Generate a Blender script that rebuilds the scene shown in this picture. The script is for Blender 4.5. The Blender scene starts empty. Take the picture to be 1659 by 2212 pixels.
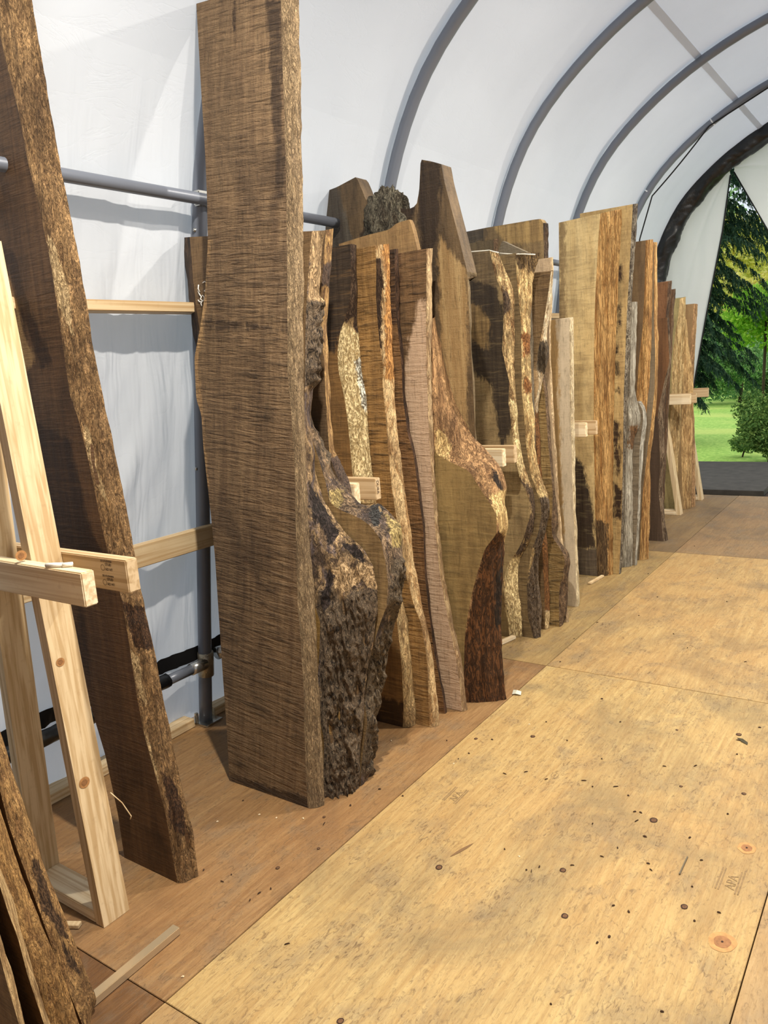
import bpy, math, random
import numpy as np
from mathutils import Vector, Matrix, noise
random.seed(7)
W,H=1659,2212
COL=bpy.context.scene.collection
# ---------------------------------------------------------------- camera
fpx=1670.3059; pit,rol,yaw=.1872,-.0738,-.6196
C=np.array([1.5275,-1.0213,1.5558])
Fw=np.array([math.sin(yaw)*math.cos(pit),math.cos(yaw)*math.cos(pit),-math.sin(pit)])
rt=np.array([math.cos(yaw),-math.sin(yaw),0.]);up=np.cross(rt,Fw)
Rt=math.cos(rol)*rt+math.sin(rol)*up; Up=-math.sin(rol)*rt+math.cos(rol)*up
def ray(u,v): return Fw+Rt*(u-W/2)/fpx+Up*(H/2-v)/fpx
def at(u,v,ax,val):                       # where a photographed point meets the plane axis=val
    d=ray(u,v);t=(val-C[ax])/d[ax];return C+t*d
def atp(u,v,y0,b):                        # ... meets a slab's plane y=y0+b*z
    d=ray(u,v);t=(y0+b*C[2]-C[1])/(d[1]-b*d[2]);return C+t*d
def pxa(P):
    d=np.asarray(P,float)-C;z=d@Fw
    return np.stack([W/2+fpx*(d@Rt)/z,H/2-fpx*(d@Up)/z],-1)
cd=bpy.data.cameras.new('camera');cam=bpy.data.objects.new('camera',cd);COL.objects.link(cam)
M=Matrix(((Rt[0],Up[0],-Fw[0],C[0]),(Rt[1],Up[1],-Fw[1],C[1]),(Rt[2],Up[2],-Fw[2],C[2]),(0,0,0,1)))
cam.matrix_world=M;cd.sensor_fit='HORIZONTAL';cd.sensor_width=36;cd.lens=36*fpx/W;cd.clip_start=.02
bpy.context.scene.camera=cam
# ---------------------------------------------------------------- materials
def lin(c):
    return tuple(((x/255)/12.92 if x/255<=.04045 else ((x/255+.055)/1.055)**2.4) for x in c)+(1.,)
def adj(c,k=.86,d=.08):
    l=.3*c[0]+.6*c[1]+.1*c[2]
    return tuple(max(2,(x*(1-d)+l*d)*k*f) for x,f in zip(c,(.975,1.,1.0)))
class NT:
    def __init__(s,name):
        s.m=bpy.data.materials.new(name);s.m.use_nodes=True;s.t=s.m.node_tree;s.t.nodes.clear()
        s.out=s.n('ShaderNodeOutputMaterial')
    def n(s,ty,**k):
        o=s.t.nodes.new(ty)
        for a,b in k.items(): setattr(o,a,b)
        return o
    def l(s,a,b): s.t.links.new(a,b)
    def put(s,sock,v):
        if isinstance(v,bpy.types.NodeSocket): s.l(v,sock)
        else: sock.default_value=v
    def coord(s,off=(0,0,0),scale=(1,1,1),base=None):
        if base is None:
            base=s.n('ShaderNodeTexCoord').outputs['Object']
        mp=s.n('ShaderNodeMapping');s.l(base,mp.inputs['Vector'])
        mp.inputs['Location'].default_value=off;mp.inputs['Scale'].default_value=scale
        return mp.outputs[0]
    def noise(s,vec,sc=1,det=3,rough=.55,dist=0):
        o=s.n('ShaderNodeTexNoise');s.l(vec,o.inputs['Vector']);o.inputs['Scale'].default_value=sc
        o.inputs['Detail'].default_value=det;o.inputs['Roughness'].default_value=rough;o.inputs['Distortion'].default_value=dist
        return o.outputs['Fac']
    def ramp(s,f,stops):
        o=s.n('ShaderNodeValToRGB');s.l(f,o.inputs[0]);e=o.color_ramp.elements
        while len(e)<len(stops): e.new(.5)
        for i,(p,c) in enumerate(stops):
            e[i].position=p;e[i].color=c if len(c)==4 else tuple(c)+(1,)
        return o.outputs[0]
    def step(s,f,a,b):
        o=s.n('ShaderNodeMapRange');s.put(o.inputs[0],f);o.inputs[1].default_value=a;o.inputs[2].default_value=b;o.clamp=True
        return o.outputs[0]
    def math(s,op,a,b=0.,c=None):
        o=s.n('ShaderNodeMath',operation=op);s.put(o.inputs[0],a);s.put(o.inputs[1],b)
        if c is not None: s.put(o.inputs[2],c)
        return o.outputs[0]
    def mix(s,f,a,b,bt='MIX'):
        o=s.n('ShaderNodeMix',data_type='RGBA',blend_type=bt);s.put(o.inputs[0],f);s.put(o.inputs[6],a);s.put(o.inputs[7],b)
        return o.outputs[2]
    def bsdf(s,col,rough=.7,metal=0.,h=None,bs=.3,bd=.01,spec=.3,**kw):
        p=s.n('ShaderNodeBsdfPrincipled');s.put(p.inputs['Base Color'],col);s.put(p.inputs['Roughness'],rough)
        p.inputs['Metallic'].default_value=metal;p.inputs['Specular IOR Level'].default_value=spec
        if h is not None:
            bu=s.n('ShaderNodeBump');bu.inputs['Strength'].default_value=bs;bu.inputs['Distance'].default_value=bd
            s.l(h,bu.inputs['Height']);s.l(bu.outputs[0],p.inputs['Normal'])
        s.l(p.outputs[0],s.out.inputs[0]);return s.m
SEED=[0]
def patch(t,col,patches,sp,fine,lo=.42,hi=.58,am=1.2):
    if patches:
        a=t.n('ShaderNodeAttribute',attribute_name='m');sx=t.n('ShaderNodeSeparateColor');t.l(a.outputs['Color'],sx.inputs[0])
        for k,c in enumerate(patches):
            if c is None: continue
            f=t.math('ADD',sx.outputs[k],t.math('MULTIPLY_ADD',sp,am,-.5*am))
            f=t.step(f,lo,hi)
            if len(c)==2: cc=t.mix(fine,lin(c[0]),lin(c[1]))
            else: cc=lin(c)
            col=t.mix(f,col,cc)
    return col
def wood(name,c0,c1,dark=None,fig=.35,fs=95,streak=.5,blotch=.5,bump=.35,patches=None,rough=.62,ang=0.,gain=1.0,nofig=False):
    """sawn face: figure lines across the board, growth streaks along it, stains"""
    SEED[0]+=1;o=(SEED[0]*3.7,SEED[0]*1.3,SEED[0]*2.1)
    c0=adj(c0,gain);c1=adj(c1,gain)
    if patches: patches=[None if p is None else tuple(adj(q,gain) for q in p) for p in patches]
    t=NT(name);base=t.n('ShaderNodeTexCoord').outputs['Object']
    mp=t.n('ShaderNodeMapping');t.l(base,mp.inputs[0]);mp.inputs['Rotation'].default_value=(0,ang,0);rb=mp.outputs[0]
    f1=t.noise(t.coord(o,(8,8,fs*1.15),rb),1,3,.6,.55)
    f2=t.noise(t.coord(o,(42,30,1.5),rb),1,5,.62,.3)
    f3=t.noise(t.coord(o,(5,3,1.9)),1,5,.65,.6)
    f4=t.noise(t.coord(o,(85,85,85)),1,4,.7)
    f5=t.noise(t.coord(o,(13,9,5)),1,5,.7,.5)
    f6=t.noise(t.coord(o,(110,90,13),rb),1,3,.7,.3)
    col=t.mix(t.step(f2,.32,.68),lin(c0),lin(c1))
    if dark: col=t.mix(t.math('MULTIPLY',t.step(f3,.46,.66),blotch),col,lin(adj(dark,gain)))
    col=t.mix(t.math('MULTIPLY',t.step(f5,.5,.72),.30),col,lin(adj(tuple(x*.52 for x in c1),gain,.15)))
    col=patch(t,col,patches,t.noise(t.coord(o,(36,30,12)),1,6,.72,.5),t.step(f2,.35,.65),.36,.64,1.5)
    amp=t.step(t.noise(t.coord(o,(3.5,3,2.6)),1,2),.32,.58)
    g=t.math('MULTIPLY',t.math('MULTIPLY',t.step(f1,.5,.66),min(1.,fig*.95)),t.math('MULTIPLY_ADD',amp,.75,.25))
    if nofig:
        at_=t.n('ShaderNodeAttribute',attribute_name='m');sx_=t.n('ShaderNodeSeparateColor');t.l(at_.outputs['Color'],sx_.inputs[0]);g=t.math('MULTIPLY',g,t.math('SUBTRACT',1.,t.step(sx_.outputs[0],.2,.7)))
    col=t.mix(g,col,(.012,.008,.005,1),'MIX')
    g3=t.math('MULTIPLY',t.step(f1,.46,.3),fig*.35);col=t.mix(g3,col,lin(tuple(min(255,x*1.25) for x in c0)))
    col=t.mix(t.math('MULTIPLY',t.step(f4,.54,.72),.22),col,(.02,.013,.008,1))
    col=t.mix(t.math('MULTIPLY',t.step(f6,.55,.75),.30+.35*streak),col,(.025,.016,.009,1))
    h=t.math('ADD',t.math('MULTIPLY',f1,fig*1.8),t.math('MULTIPLY',t.math('ADD',f6,f4),.35))
    return t.bsdf(col,rough,0,h,min(1.,bump*1.5),.008)
def edge(name,light,mid,dark,sc=(55,55,9),bump=.6,patches=None,flek=.5,rough=.75,mott=None,gain=1.16):
    """peeled live edge: mottled vertical fibres with dark flecks"""
    SEED[0]+=1;o=(SEED[0]*2.9,SEED[0]*1.7,SEED[0]*3.3)
    light,mid,dark=[adj(c,gain,.08) for c in (light,mid)]+[adj(dark,.9,.1)]
    if patches: patches=[None if p is None else tuple(adj(q,gain) for q in p) for p in patches]
    t=NT(name)
    f1=t.noise(t.coord(o,sc),1,5,.68,1.2);f2=t.noise(t.coord(o,(11,11,4)),1,5,.65,.6);f3=t.noise(t.coord(o,(sc[0]*1.8,sc[1]*1.8,sc[2]*3.0)),1,4,.6,2.2)
    f4=t.noise(t.coord(o,(sc[0]*3,sc[1]*3,sc[2]*4)),1,3,.65,.8)
    col=t.mix(t.step(f1,.42,.56),lin(tuple(x*.92 for x in mid)),lin(light))
    col=t.mix(t.math('MULTIPLY',t.step(f2,.48,.66),.75),col,lin(tuple((a+b)/2 for a,b in zip(mid,dark))))
    if mott:
        f5=t.noise(t.coord(o,(14,14,8)),1,5,.7,.8);col=t.mix(t.math('MULTIPLY',t.step(f5,.5,.58),.85),col,lin(adj(mott[0],gain,.1)))
        f6=t.noise(t.coord((o[0]+9,o[1],o[2]),(17,17,9)),1,5,.7,.8);col=t.mix(t.math('MULTIPLY',t.step(f6,.54,.60),.85),col,lin(adj(mott[1],gain,.1)))
    col=patch(t,col,patches,t.noise(t.coord(o,(44,44,18)),1,6,.72,.6),t.step(f3,.40,.58),.40,.60,1.9)
    ff=t.math('SUBTRACT',1.,t.step(t.math('ABSOLUTE',t.math('SUBTRACT',f3,.5)),0.,.022))
    fl=t.math('MAXIMUM',t.math('MULTIPLY',t.step(f3,.56,.63),flek),t.math('MULTIPLY',ff,flek*.8))
    col=t.mix(fl,col,lin(dark));col=t.mix(t.math('MULTIPLY',t.step(f4,.58,.7),.45),col,lin(dark))
    h=t.math('ADD',t.math('MULTIPLY',f1,.9),t.math('ADD',t.math('MULTIPLY',fl,-.7),t.math('MULTIPLY',f4,-.25)))
    return t.bsdf(col,rough,0,h,min(1.,bump*1.3),.018)
def lumber(name,c0=(240,224,192),c1=(212,186,146),ax=2,rings=26,rough=.55):
    SEED[0]+=1;o=(SEED[0]*1.9,SEED[0]*.7,SEED[0])
    sc=[rings*3]*3;sc[ax]=1.2
    t=NT(name);f=t.noise(t.coord(o,tuple(sc)),1,2.5,.5,.4);f2=t.noise(t.coord(o,(40,40,40)),1,3)
    f3=t.noise(t.coord(o,(5,5,3)),1,3)
    col=t.mix(t.step(f,.42,.62),lin(c0),lin(c1));col=t.mix(t.math('MULTIPLY',t.step(f3,.55,.8),.4),col,lin(c1))
    col=t.mix(t.math('MULTIPLY',t.step(f2,.6,.8),.25),col,lin((150,115,80)))
    return t.bsdf(col,rough,0,t.math('ADD',f,t.math('MULTIPLY',f2,.3)),.15,.003)
def plain(name,c,rough=.6,metal=0,bump=0,bsc=30,spec=.3,var=0):
    t=NT(name);col=lin(c);h=None
    if bump or var: h=t.noise(t.coord((0,0,0),(bsc,bsc,bsc)),1,3)
    if var: col=t.mix(t.math('MULTIPLY',t.step(h,.35,.7),var),col,tuple(x*.4 for x in lin(c)[:3])+(1,))
    return t.bsdf(col,rough,metal,h if bump else None,bump,.01,spec)
# ---------------------------------------------------------------- object helpers
def tag(o,label=None,cat=None,group=None,kind=None):
    if label:o['label']=label
    if cat:o['category']=cat
    if group:o['group']=group
    if kind:o['kind']=kind
    return o
def thing(name,loc,label,cat,group=None,rz=0):
    o=bpy.data.objects.new(name,None);COL.objects.link(o);o.location=loc;o.rotation_euler=(0,0,rz);o.empty_display_size=.1
    o['_l']=0;del o['_l']
    return tag(o,label,cat,group)
def obj(name,V,Fc,mat,parent=None,masks=None,smooth=True,off=None):
    V=np.asarray(V,float)
    if parent is not None:
        root=parent
        loc=np.zeros(3)
        p=parent
        while p is not None: loc+=np.array(p.location);p=p.parent
        V=V-loc
    me=bpy.data.meshes.new(name);me.from_pydata(V.tolist(),[],Fc);me.update()
    if masks is not None:
        a=me.color_attributes.new('m','FLOAT_COLOR','POINT')
        buf=np.ones((len(V),4),np.float32);buf[:,:3]=masks;a.data.foreach_set('color',buf.ravel())
    me.materials.append(mat)
    if smooth: me.polygons.foreach_set('use_smooth',[True]*len(me.polygons))
    o=bpy.data.objects.new(name,me);COL.objects.link(o)
    if parent is not None:o.parent=parent
    return o
def box(name,a,b,mat,parent=None,bev=.003,R=None,c=None):
    """axis box a..b with small chamfer, optionally rotated by R about c"""
    import bmesh
    bm=bmesh.new();bmesh.ops.create_cube(bm,size=1)
    a=Vector(a);b=Vector(b)
    for v in bm.verts: v.co=Vector([(a[i]+b[i])/2+v.co[i]*(b[i]-a[i]) for i in range(3)])
    if bev: bmesh.ops.bevel(bm,geom=list(bm.edges),offset=bev,segments=2,affect='EDGES')
    if R is not None:
        for v in bm.verts: v.co=R@(v.co-Vector(c))+Vector(c)
    loc=Vector((0,0,0));p=parent
    while p is not None: loc+=Vector(p.location);p=p.parent
    for v in bm.verts: v.co-=loc
    me=bpy.data.meshes.new(name);bm.to_mesh(me);bm.free();me.materials.append(mat)
    o=bpy.data.objects.new(name,me);COL.objects.link(o)
    if parent is not None:o.parent=parent
    return o
def tube(name,pts,r,mat,parent=None,seg=14,rf=None,caps=True):
    pts=[Vector(p) for p in pts];V=[];Fc=[];n=len(pts)
    ref=Vector((0,1,0)) if abs((pts[-1]-pts[0]).normalized().y)<.9 else Vector((1,0,0))
    for i,p in enumerate(pts):
        d=(pts[min(i+1,n-1)]-pts[max(i-1,0)]).normalized();s=d.cross(ref).normalized();u=s.cross(d)
        for k in range(seg):
            a=2*math.pi*k/seg;rr=r if rf is None else rf(i/(n-1),a)
            V.append(p+(s*math.cos(a)+u*math.sin(a))*rr)
    for i in range(n-1):
        for k in range(seg):
            k2=(k+1)%seg;Fc.append((i*seg+k,i*seg+k2,(i+1)*seg+k2,(i+1)*seg+k))
    if caps: Fc.append(tuple(range(seg))[::-1]);Fc.append(tuple(range((n-1)*seg,n*seg)))
    return obj(name,[tuple(v) for v in V],Fc,mat,parent)
def grid(nr,nc,o=0,flip=False):
    f=[]
    for i in range(nr):
        for j in range(nc):
            a=o+i*(nc+1)+j;q=(a,a+nc+1,a+nc+2,a+1)
            f.append(q[::-1] if flip else q)
    return f
# ---------------------------------------------------------------- slabs
def resample(P,n):
    P=np.array(P,float);d=np.r_[0,np.cumsum(np.abs(P[:-1,2]-P[1:,2])+.15*np.linalg.norm(np.diff(P,axis=0),axis=1))]
    t=np.linspace(0,d[-1],n+1)
    return np.stack([np.interp(t,d,P[:,k]) for k in range(3)],1)
def smoothc(P,k=2):
    for _ in range(k):
        Q=P.copy();Q[1:-1]=.25*P[:-2]+.5*P[1:-1]+.25*P[2:];P=Q
    return P
def chain(px,y0,b,n,z0=0.,sm=2,ztop=None):
    P=[atp(u,v,y0,b) for u,v in px]
    if ztop is not None and P[0][2]<ztop:
        q=P[0]-P[min(2,len(P)-1)];q=q/max(q[2],1e-3);q[0]=max(-.35,min(.35,q[0]))
        e=P[0]+q*(ztop-P[0][2]);P.insert(0,e)
    if P[-1][2]>z0+.06:
        k=min(len(P)-1,3);q=P[-1]-P[-1-k];sl=max(-.25,min(.25,q[0]/min(q[2],-1e-3)))
        z=P[-1][2];P.append(np.array([P[-1][0]+sl*(z0-z),0,z0]))
    else: P[-1]=np.array([P[-1][0],0,z0])
    P=np.array(P)
    P=smoothc(resample(P,n),sm);P[:,1]=y0+b*P[:,2];return P
def inpoly(uv,poly,soft):
    poly=np.array(poly,float);x,y=uv[:,0],uv[:,1];ins=np.zeros(len(uv),bool);dm=np.full(len(uv),1e9)
    for i in range(len(poly)):
        a=poly[i];b=poly[(i+1)%len(poly)]
        c=((a[1]>y)!=(b[1]>y));xx=(b[0]-a[0])*(y-a[1])/((b[1]-a[1]) if b[1]!=a[1] else 1e-9)+a[0];ins^=c&(x<xx)
        ab=b-a;t=np.clip(((uv-a)@ab)/(ab@ab+1e-9),0,1);dd=np.linalg.norm(uv-(a+t[:,None]*ab),axis=1);dm=np.minimum(dm,dd)
    return np.clip(.5+np.where(ins,dm,-dm)/(2*soft),0,1)
def masks(V,pl,soft=7):
    m=np.zeros((len(V),3),np.float32)
    if pl:
        uv=pxa(V)
        for ch,poly in pl:
            k='rgb'.index(ch);m[:,k]=np.maximum(m[:,k],inpoly(uv,poly,soft))
    return m
def nz(x,y,z): return noise.noise(Vector((x,y,z)))
ALL=[]
def slab(name,label,y0,b,R1,R2,th,fmat,emat,L=None,w=None,wt=None,group=None,cat='wood slab',z0=0.,ztop=None,nc=22,ne=14,dz=.014,
         fp=None,ep=None,rough=.006,rough2=0.,bulge=.006,fx=30,fz=7,L2=None,lmat=None,top=None,sm=2,soft=7,tophf=None,edgename='live_edge',wob=.0025,bk_in=None):
    P1=[atp(u,v,y0,b) for u,v in R1];h=max(p[2] for p in P1) if ztop is None else ztop
    n=int(max(60,h/dz));m=nc
    sd=SEED[0]*7.13+len(ALL)*3.3
    if tophf:                                           # outline given along its top instead
        tp=np.array([atp(u,v,y0,b) for u,v in tophf]);d=np.r_[0,np.cumsum(np.linalg.norm(np.diff(tp,axis=0),axis=1))]
        m=nc;t=np.linspace(0,d[-1],m+1);tx=np.interp(t,d,tp[:,0]);tz=np.interp(t,d,tp[:,2])
        tx=np.maximum.accumulate(tx+np.arange(m+1)*1e-4)
        r=(1-np.linspace(0,1,n+1))
        Fz=z0+(tz[None,:]-z0)*r[:,None];Fx=np.repeat(tx[None,:],n+1,0)
        if w: Fx=Fx
        A1=np.stack([Fx,y0+b*Fz,Fz],-1);A2=A1.copy();A2[...,1]+=th
        if bk_in: A2[...,0]=np.where(A2[...,2]<bk_in[1],np.minimum(A2[...,0],A2[0,-1,0]-bk_in[0]),A2[...,0])
    else:
        r1=chain(R1,y0,b,n,z0,sm,ztop);r2=chain(R2,y0+th,b,n,z0,sm,ztop)
        ii=np.arange(n+1)
        wb=np.array([nz(z*9,sd,1.)+.6*nz(z*31,sd,4.) for z in r2[:,2]])*wob*2;r2[:,0]+=wb
        if L: l1=chain(L,y0,b,n,z0,sm,ztop)
        else:
            l1=r1.copy();wl=np.linspace(wt if wt else w,w,n+1)
            l1[:,0]=l1[:,0].mean()*.6+l1[:,0]*.4-wl+np.array([.02*nz(z*1.7,sd,9.) for z in l1[:,2]])
        if top: l1[:,2]*=1.+top/max(l1[0,2],.1);l1[:,1]=y0+b*l1[:,2]
        l2=chain(L2,y0+th,b,n,z0,sm,ztop) if L2 else l1+np.array([-.006,th,0])
        s=np.linspace(0,1,m+1)[None,:,None]
        A1=l1[:,None,:]*(1-s)+r1[:,None,:]*s;A2=l2[:,None,:]*(1-s)+r2[:,None,:]*s
    V=np.concatenate([A1.reshape(-1,3),A2.reshape(-1,3)]);k=(n+1)*(m+1)
    Fc=grid(n,m)+grid(n,m,k,True)
    for j in range(m):
        Fc.append((j,j+1,k+j+1,k+j));a=n*(m+1)+j;Fc.append((a+1,a,k+a,k+a+1))
    for i in range(n):
        a=i*(m+1);Fc.append((a,k+a,k+a+m+1,a+m+1));a+=m;Fc.append((a+m+1,k+a+m+1,k+a,a))
    cx,cy=float(A1[-1,:,0].mean()),float(y0+th/2)
    root=thing(name,(cx,cy,z0),label,cat,group)
    mk=masks(V,fp,soft*1.8)
    f=obj('sawn_face',V,Fc,fmat,root,mk,smooth=False)
    # live edge strip
    def strip(a,bk,mat,nm,pl,sgn,rg,rg2):
        n_=len(a)-1;rep=2 if rg>.008 or rg2>.004 else 1
        if rep>1:
            t=np.linspace(0,n_,n_*rep+1);a=np.stack([np.interp(t,np.arange(n_+1),a[:,q]) for q in range(3)],1);bk=np.stack([np.interp(t,np.arange(n_+1),bk[:,q]) for q in range(3)],1);n_*=rep
        e=ne*rep;s=np.linspace(0,1,e+1)[None,:,None]
        G=a[:,None,:]*(1-s)+bk[:,None,:]*s
        d=bk-a;nn=np.stack([d[:,1],-d[:,0],0*d[:,0]],1)*sgn;nn/=np.linalg.norm(nn,axis=1)[:,None]+1e-9
        M_=masks(G.reshape(-1,3),pl,soft*1.2).reshape(n_+1,e+1,3)
        for i in range(n_+1):
            for j in range(e+1):
                sj=j/e;p=G[i,j];wd=min(1,5*sj,5*(1-sj));
                q=nz((p[0]+p[1])*fx,p[2]*fz,sd)+.5*nz((p[0]+p[1])*fx*2.3,p[2]*fz*2.6,sd+5)
                if rg2: q2=-abs(nz((p[0]+p[1])*fx*1.1,p[2]*fz*.7,sd+9))*2+.5+.5*nz((p[0]+p[1])*70,p[2]*45,sd)
                else:q2=0
                hh=bulge*math.sin(math.pi*sj)+.0015*(0<sj<1)+wd*(rg*q+rg2*M_[i,j,0]*(q2+.5))
                G[i,j]=p+nn[i]*max(hh,-.6*np.linalg.norm(d[i])*0-.012)
        return obj(nm,G.reshape(-1,3),grid(n_,e,0,sgn<0),mat,root,M_.reshape(-1,3))
    if emat is not None: strip(A1[:,m],A2[:,m],emat,edgename,ep,1,rough,rough2)
    if L2: strip(A1[:,0],A2[:,0],lmat or emat,'bark_edge',None,-1,.008,0)
    ALL.append(root);root_i=dict(root=root,y0=y0,b=b);return root
# palettes (edge colours)
def PE(name,**k):
    return edge(name,(196,160,112),(158,120,78),(66,42,24),**k)
BARK=((92,74,58),(44,32,24))
# ---- nearest stack, bottom left
g='stack nearest the camera at the lower left'
fm=lambda n,**k: wood(n,(128,92,58),(104,72,44),(60,40,24),**k)
slab('wood_slab','dark slab at the very bottom left corner, cut by the photo edge',-.40,-.10,[(-60,1800),(0,2067),(18,2135),(41,2212)],[(-52,1800),(6,2067),(24,2135),(47,2212)],.05,fm('f1a'),PE('f1ae'),w=.45,ztop=1.9)
slab('wood_slab','brown slab second from the bottom left corner with wide sawn face showing',-.315,-.10,[(-70,1700),(0,1915),(18,1973),(38,2023),(59,2105),(95,2212)],[(-64,1700),(5,1912),(24,1970),(44,2022),(66,2103),(102,2212)],.05,fm('f1b'),PE('f1be'),w=.5,ztop=1.95)
slab('wood_slab','slab with peeled amber edge leaning in lower left, just left of the outermost one',-.24,-.10,[(0,1893),(18,1958),(44,2032),(68,2105),(97,2185)],[(0,1749),(32,1843),(59,1920),(91,2002),(130,2090),(174,2212)],.06,fm('f1c'),edge('f1ce',(176,132,78),(146,104,60),(60,36,18),sc=(58,58,12),flek=.6),w=.5,ztop=2.0,rough=.006)
slab('wood_slab','outermost slab of the lower left stack, rough brown edge ending by the steel bar',-.165,-.10,[(0,1707),(18,1781),(44,1855),(71,1928),(97,2002),(133,2105),(177,2203)],[(0,1578),(29,1672),(74,1802),(97,1878),(139,1973),(165,2046),(206,2149),(211,2173),(205,2205)],.06,fm('f1d'),edge('f1de',(172,130,80),(142,102,62),(50,32,20),sc=(58,58,12),flek=.75,patches=[((92,66,44),(52,36,26))]),w=.5,ztop=2.05,rough=.008,
 ep=[('r',[(60,1850),(80,1860),(110,1950),(150,2030),(120,2020),(90,1960)]),('r',[(120,2010),(150,2060),(175,2110),(140,2080)])])
# ---- big left slab
slab('wood_slab','tall dark slab with a peeled wormy edge leaning behind the near lumber rack',.335,.02,
 [(-15,-20),(0,80),(22,170),(40,240),(60,350),(85,450),(108,560),(120,640),(135,740),(150,850),(171,911),(190,990),(206,1069),(222,1148),(234,1196),(263,1294),(278,1385),(294,1496),(310,1581),(331,1657),(358,1760),(372,1846),(383,1905)],
 [(66,-20),(68,0),(97,169),(131,363),(169,549),(207,781),(230,899),(240,936),(269,1078),(288,1173),(313,1316),(335,1417),(348,1480),(372,1605),(396,1709),(417,1795),(429,1893)],.058,
 wood('slab1f',(116,82,52),(90,62,40),(52,34,20),fig=.4,patches=[((170,132,84),(150,112,70)),((70,46,28),(52,34,22))],blotch=.75),
 edge('slab1e',(160,122,80),(128,94,60),(50,32,20),sc=(62,62,13),flek=.7,bump=.9,patches=[((205,172,126),(186,150,104)),((84,56,36),(60,40,28))]),
 L=[(-75,-20),(-50,300),(-20,500),(3,600),(2,740),(8,850),(32,873),(51,977),(89,1100),(111,1186),(149,1322),(161,1385),(187,1496),(227,1629),(255,1760),(263,1815),(266,1830)],
 rough=.007,nc=30,dz=.011,ne=18,ztop=2.75,
 fp=[('r',[(4,560),(20,580),(30,640),(55,720),(75,770),(60,800),(30,770),(10,740)]),('g',[(2,530),(28,545),(60,650),(110,780),(90,800),(50,690),(20,600)]),('g',[(60,900),(150,950),(200,1150),(240,1230),(120,1180)])],
 ep=[('r',[(103,510),(120,520),(150,640),(160,720),(140,700),(115,600)]),('r',[(180,905),(195,930),(210,1010),(235,1080),(215,1060),(190,990)]),('r',[(278,1400),(300,1420),(315,1520),(300,1500)]),('r',[(300,1560),(325,1600),(345,1700),(330,1660)]),
  ('g',[(262,1300),(310,1310),(335,1400),(290,1400)]),('g',[(345,1660),(380,1690),(410,1810),(372,1790)])])
# ---- the big figured slab and its neighbours
slab('wood_slab','tallest slab, brown rippled face with a slim grey-tan edge, centre left',.86,.08,
 [(603,-45),(607,0),(610,127),(614,253),(618,380),(620,548),(621,700),(621,807),(629,888),(636,997),(639,1150),(643,1311),(647,1350),(655,1470),(658,1591),(662,1700),(665,1745)],
 [(643,-50),(646,0),(650,211),(655,464),(656,802),(659,963),(665,1121),(681,1311),(684,1370),(689,1500),(697,1621),(701,1739)],.045,
 wood('bigf',(132,103,73),(106,80,56),(74,55,39),fig=.62,fs=78,blotch=.7,bump=.8,ang=-.10,patches=[((72,54,38),(60,44,32)),((46,30,20),(40,26,18)),((178,138,92),(160,120,78))]),
 edge('bige',(172,142,106),(146,118,86),(70,50,36),sc=(85,85,16),flek=.55,bump=.8),
 L=[(424,8),(427,60),(435,203),(442,310),(447,422),(449,527),(443,633),(432,709),(420,772),(422,823),(424,863),(435,895),(440,974),(449,1053),(456,1116),(465,1211),(471,1306),(476,1380),(481,1455),(490,1576),(496,1690)],
 nc=36,dz=.011,bulge=.008,rough=.004,top=None,
 fp=[('r',[(445,690),(560,700),(640,715),(560,712),(470,712),(440,702)]),('g',[(504,0),(507,0),(510,95),(508,95)]),('r',[(575,0),(607,0),(616,430),(600,430)]),('b',[(447,520),(455,520),(440,700),(428,780),(436,890),(450,1050),(441,1050),(420,860),(416,770),(440,640)]),('r',[(494,1670),(665,1725),(665,1745),(497,1692)])])
slab('wood_slab','slab just behind the tallest one, white chalk on its face and heavy burl bark on its edge',.94,.08,
 [(674,499),(668,560),(664,620),(660,700),(658,850),(658,1000),(662,1100),(672,1200),(680,1310),(692,1345),(690,1400),(686,1470),(692,1560),(700,1600),(697,1722)],
 [(700,499),(695,560),(688,650),(687,740),(684,800),(672,835),(670,930),(678,1010),(700,1085),(745,1150),(785,1185),(808,1225),(815,1270),(815,1320),(806,1390),(793,1450),(786,1500),(784,1560),(778,1640),(774,1697)],.115,
 wood('burlf',(128,98,66),(106,80,54),(70,52,34),fig=.3,patches=[((150,112,58),(130,96,48))]),
 edge('burle',(178,142,100),(122,96,72),(40,28,20),sc=(30,30,9),flek=.6,bump=1.,mott=((96,82,84),(66,50,40)),patches=[((34,26,20),(142,118,94)),((184,150,110),(156,122,84)),((58,46,42),(36,28,24))]),
 L=[(410,512),(414,560),(418,610),(424,660),(431,710)],L2=[(401,514),(404,560),(411,640),(421,710),(430,760)],lmat=edge('burll',(90,66,46),(62,44,32),(28,18,14),sc=(30,30,8)),
 ztop=None,dz=.008,ne=26,rough=.010,rough2=.024,bulge=.012,fx=26,fz=9,
 fp=[('r',[(675,1300),(700,1300),(700,1700),(680,1700)])],
 ep=[('r',[(660,655),(672,648),(690,640),(690,790),(678,830),(655,835)]),('r',[(690,1310),(690,1275),(720,1265),(735,1300),(760,1275),(790,1270),(820,1275),(815,1350),(800,1420),(785,1500),(790,1700),(690,1740)]),
  ('g',[(670,495),(702,495),(695,560),(690,640),(678,655),(664,645),(664,600)]),('b',[(665,1040),(700,1100),(730,1150),(715,1180),(690,1140),(668,1110)]),('b',[(735,1170),(775,1180),(790,1215),(760,1200)]),('b',[(693,1290),(712,1230),(722,1240),(715,1300),(700,1320)]),
  ('g',[(720,1230),(740,1215),(765,1225),(772,1260),(740,1280),(722,1260)]),('g',[(770,1200),(805,1225),(812,1255),(780,1250)])])
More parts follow.
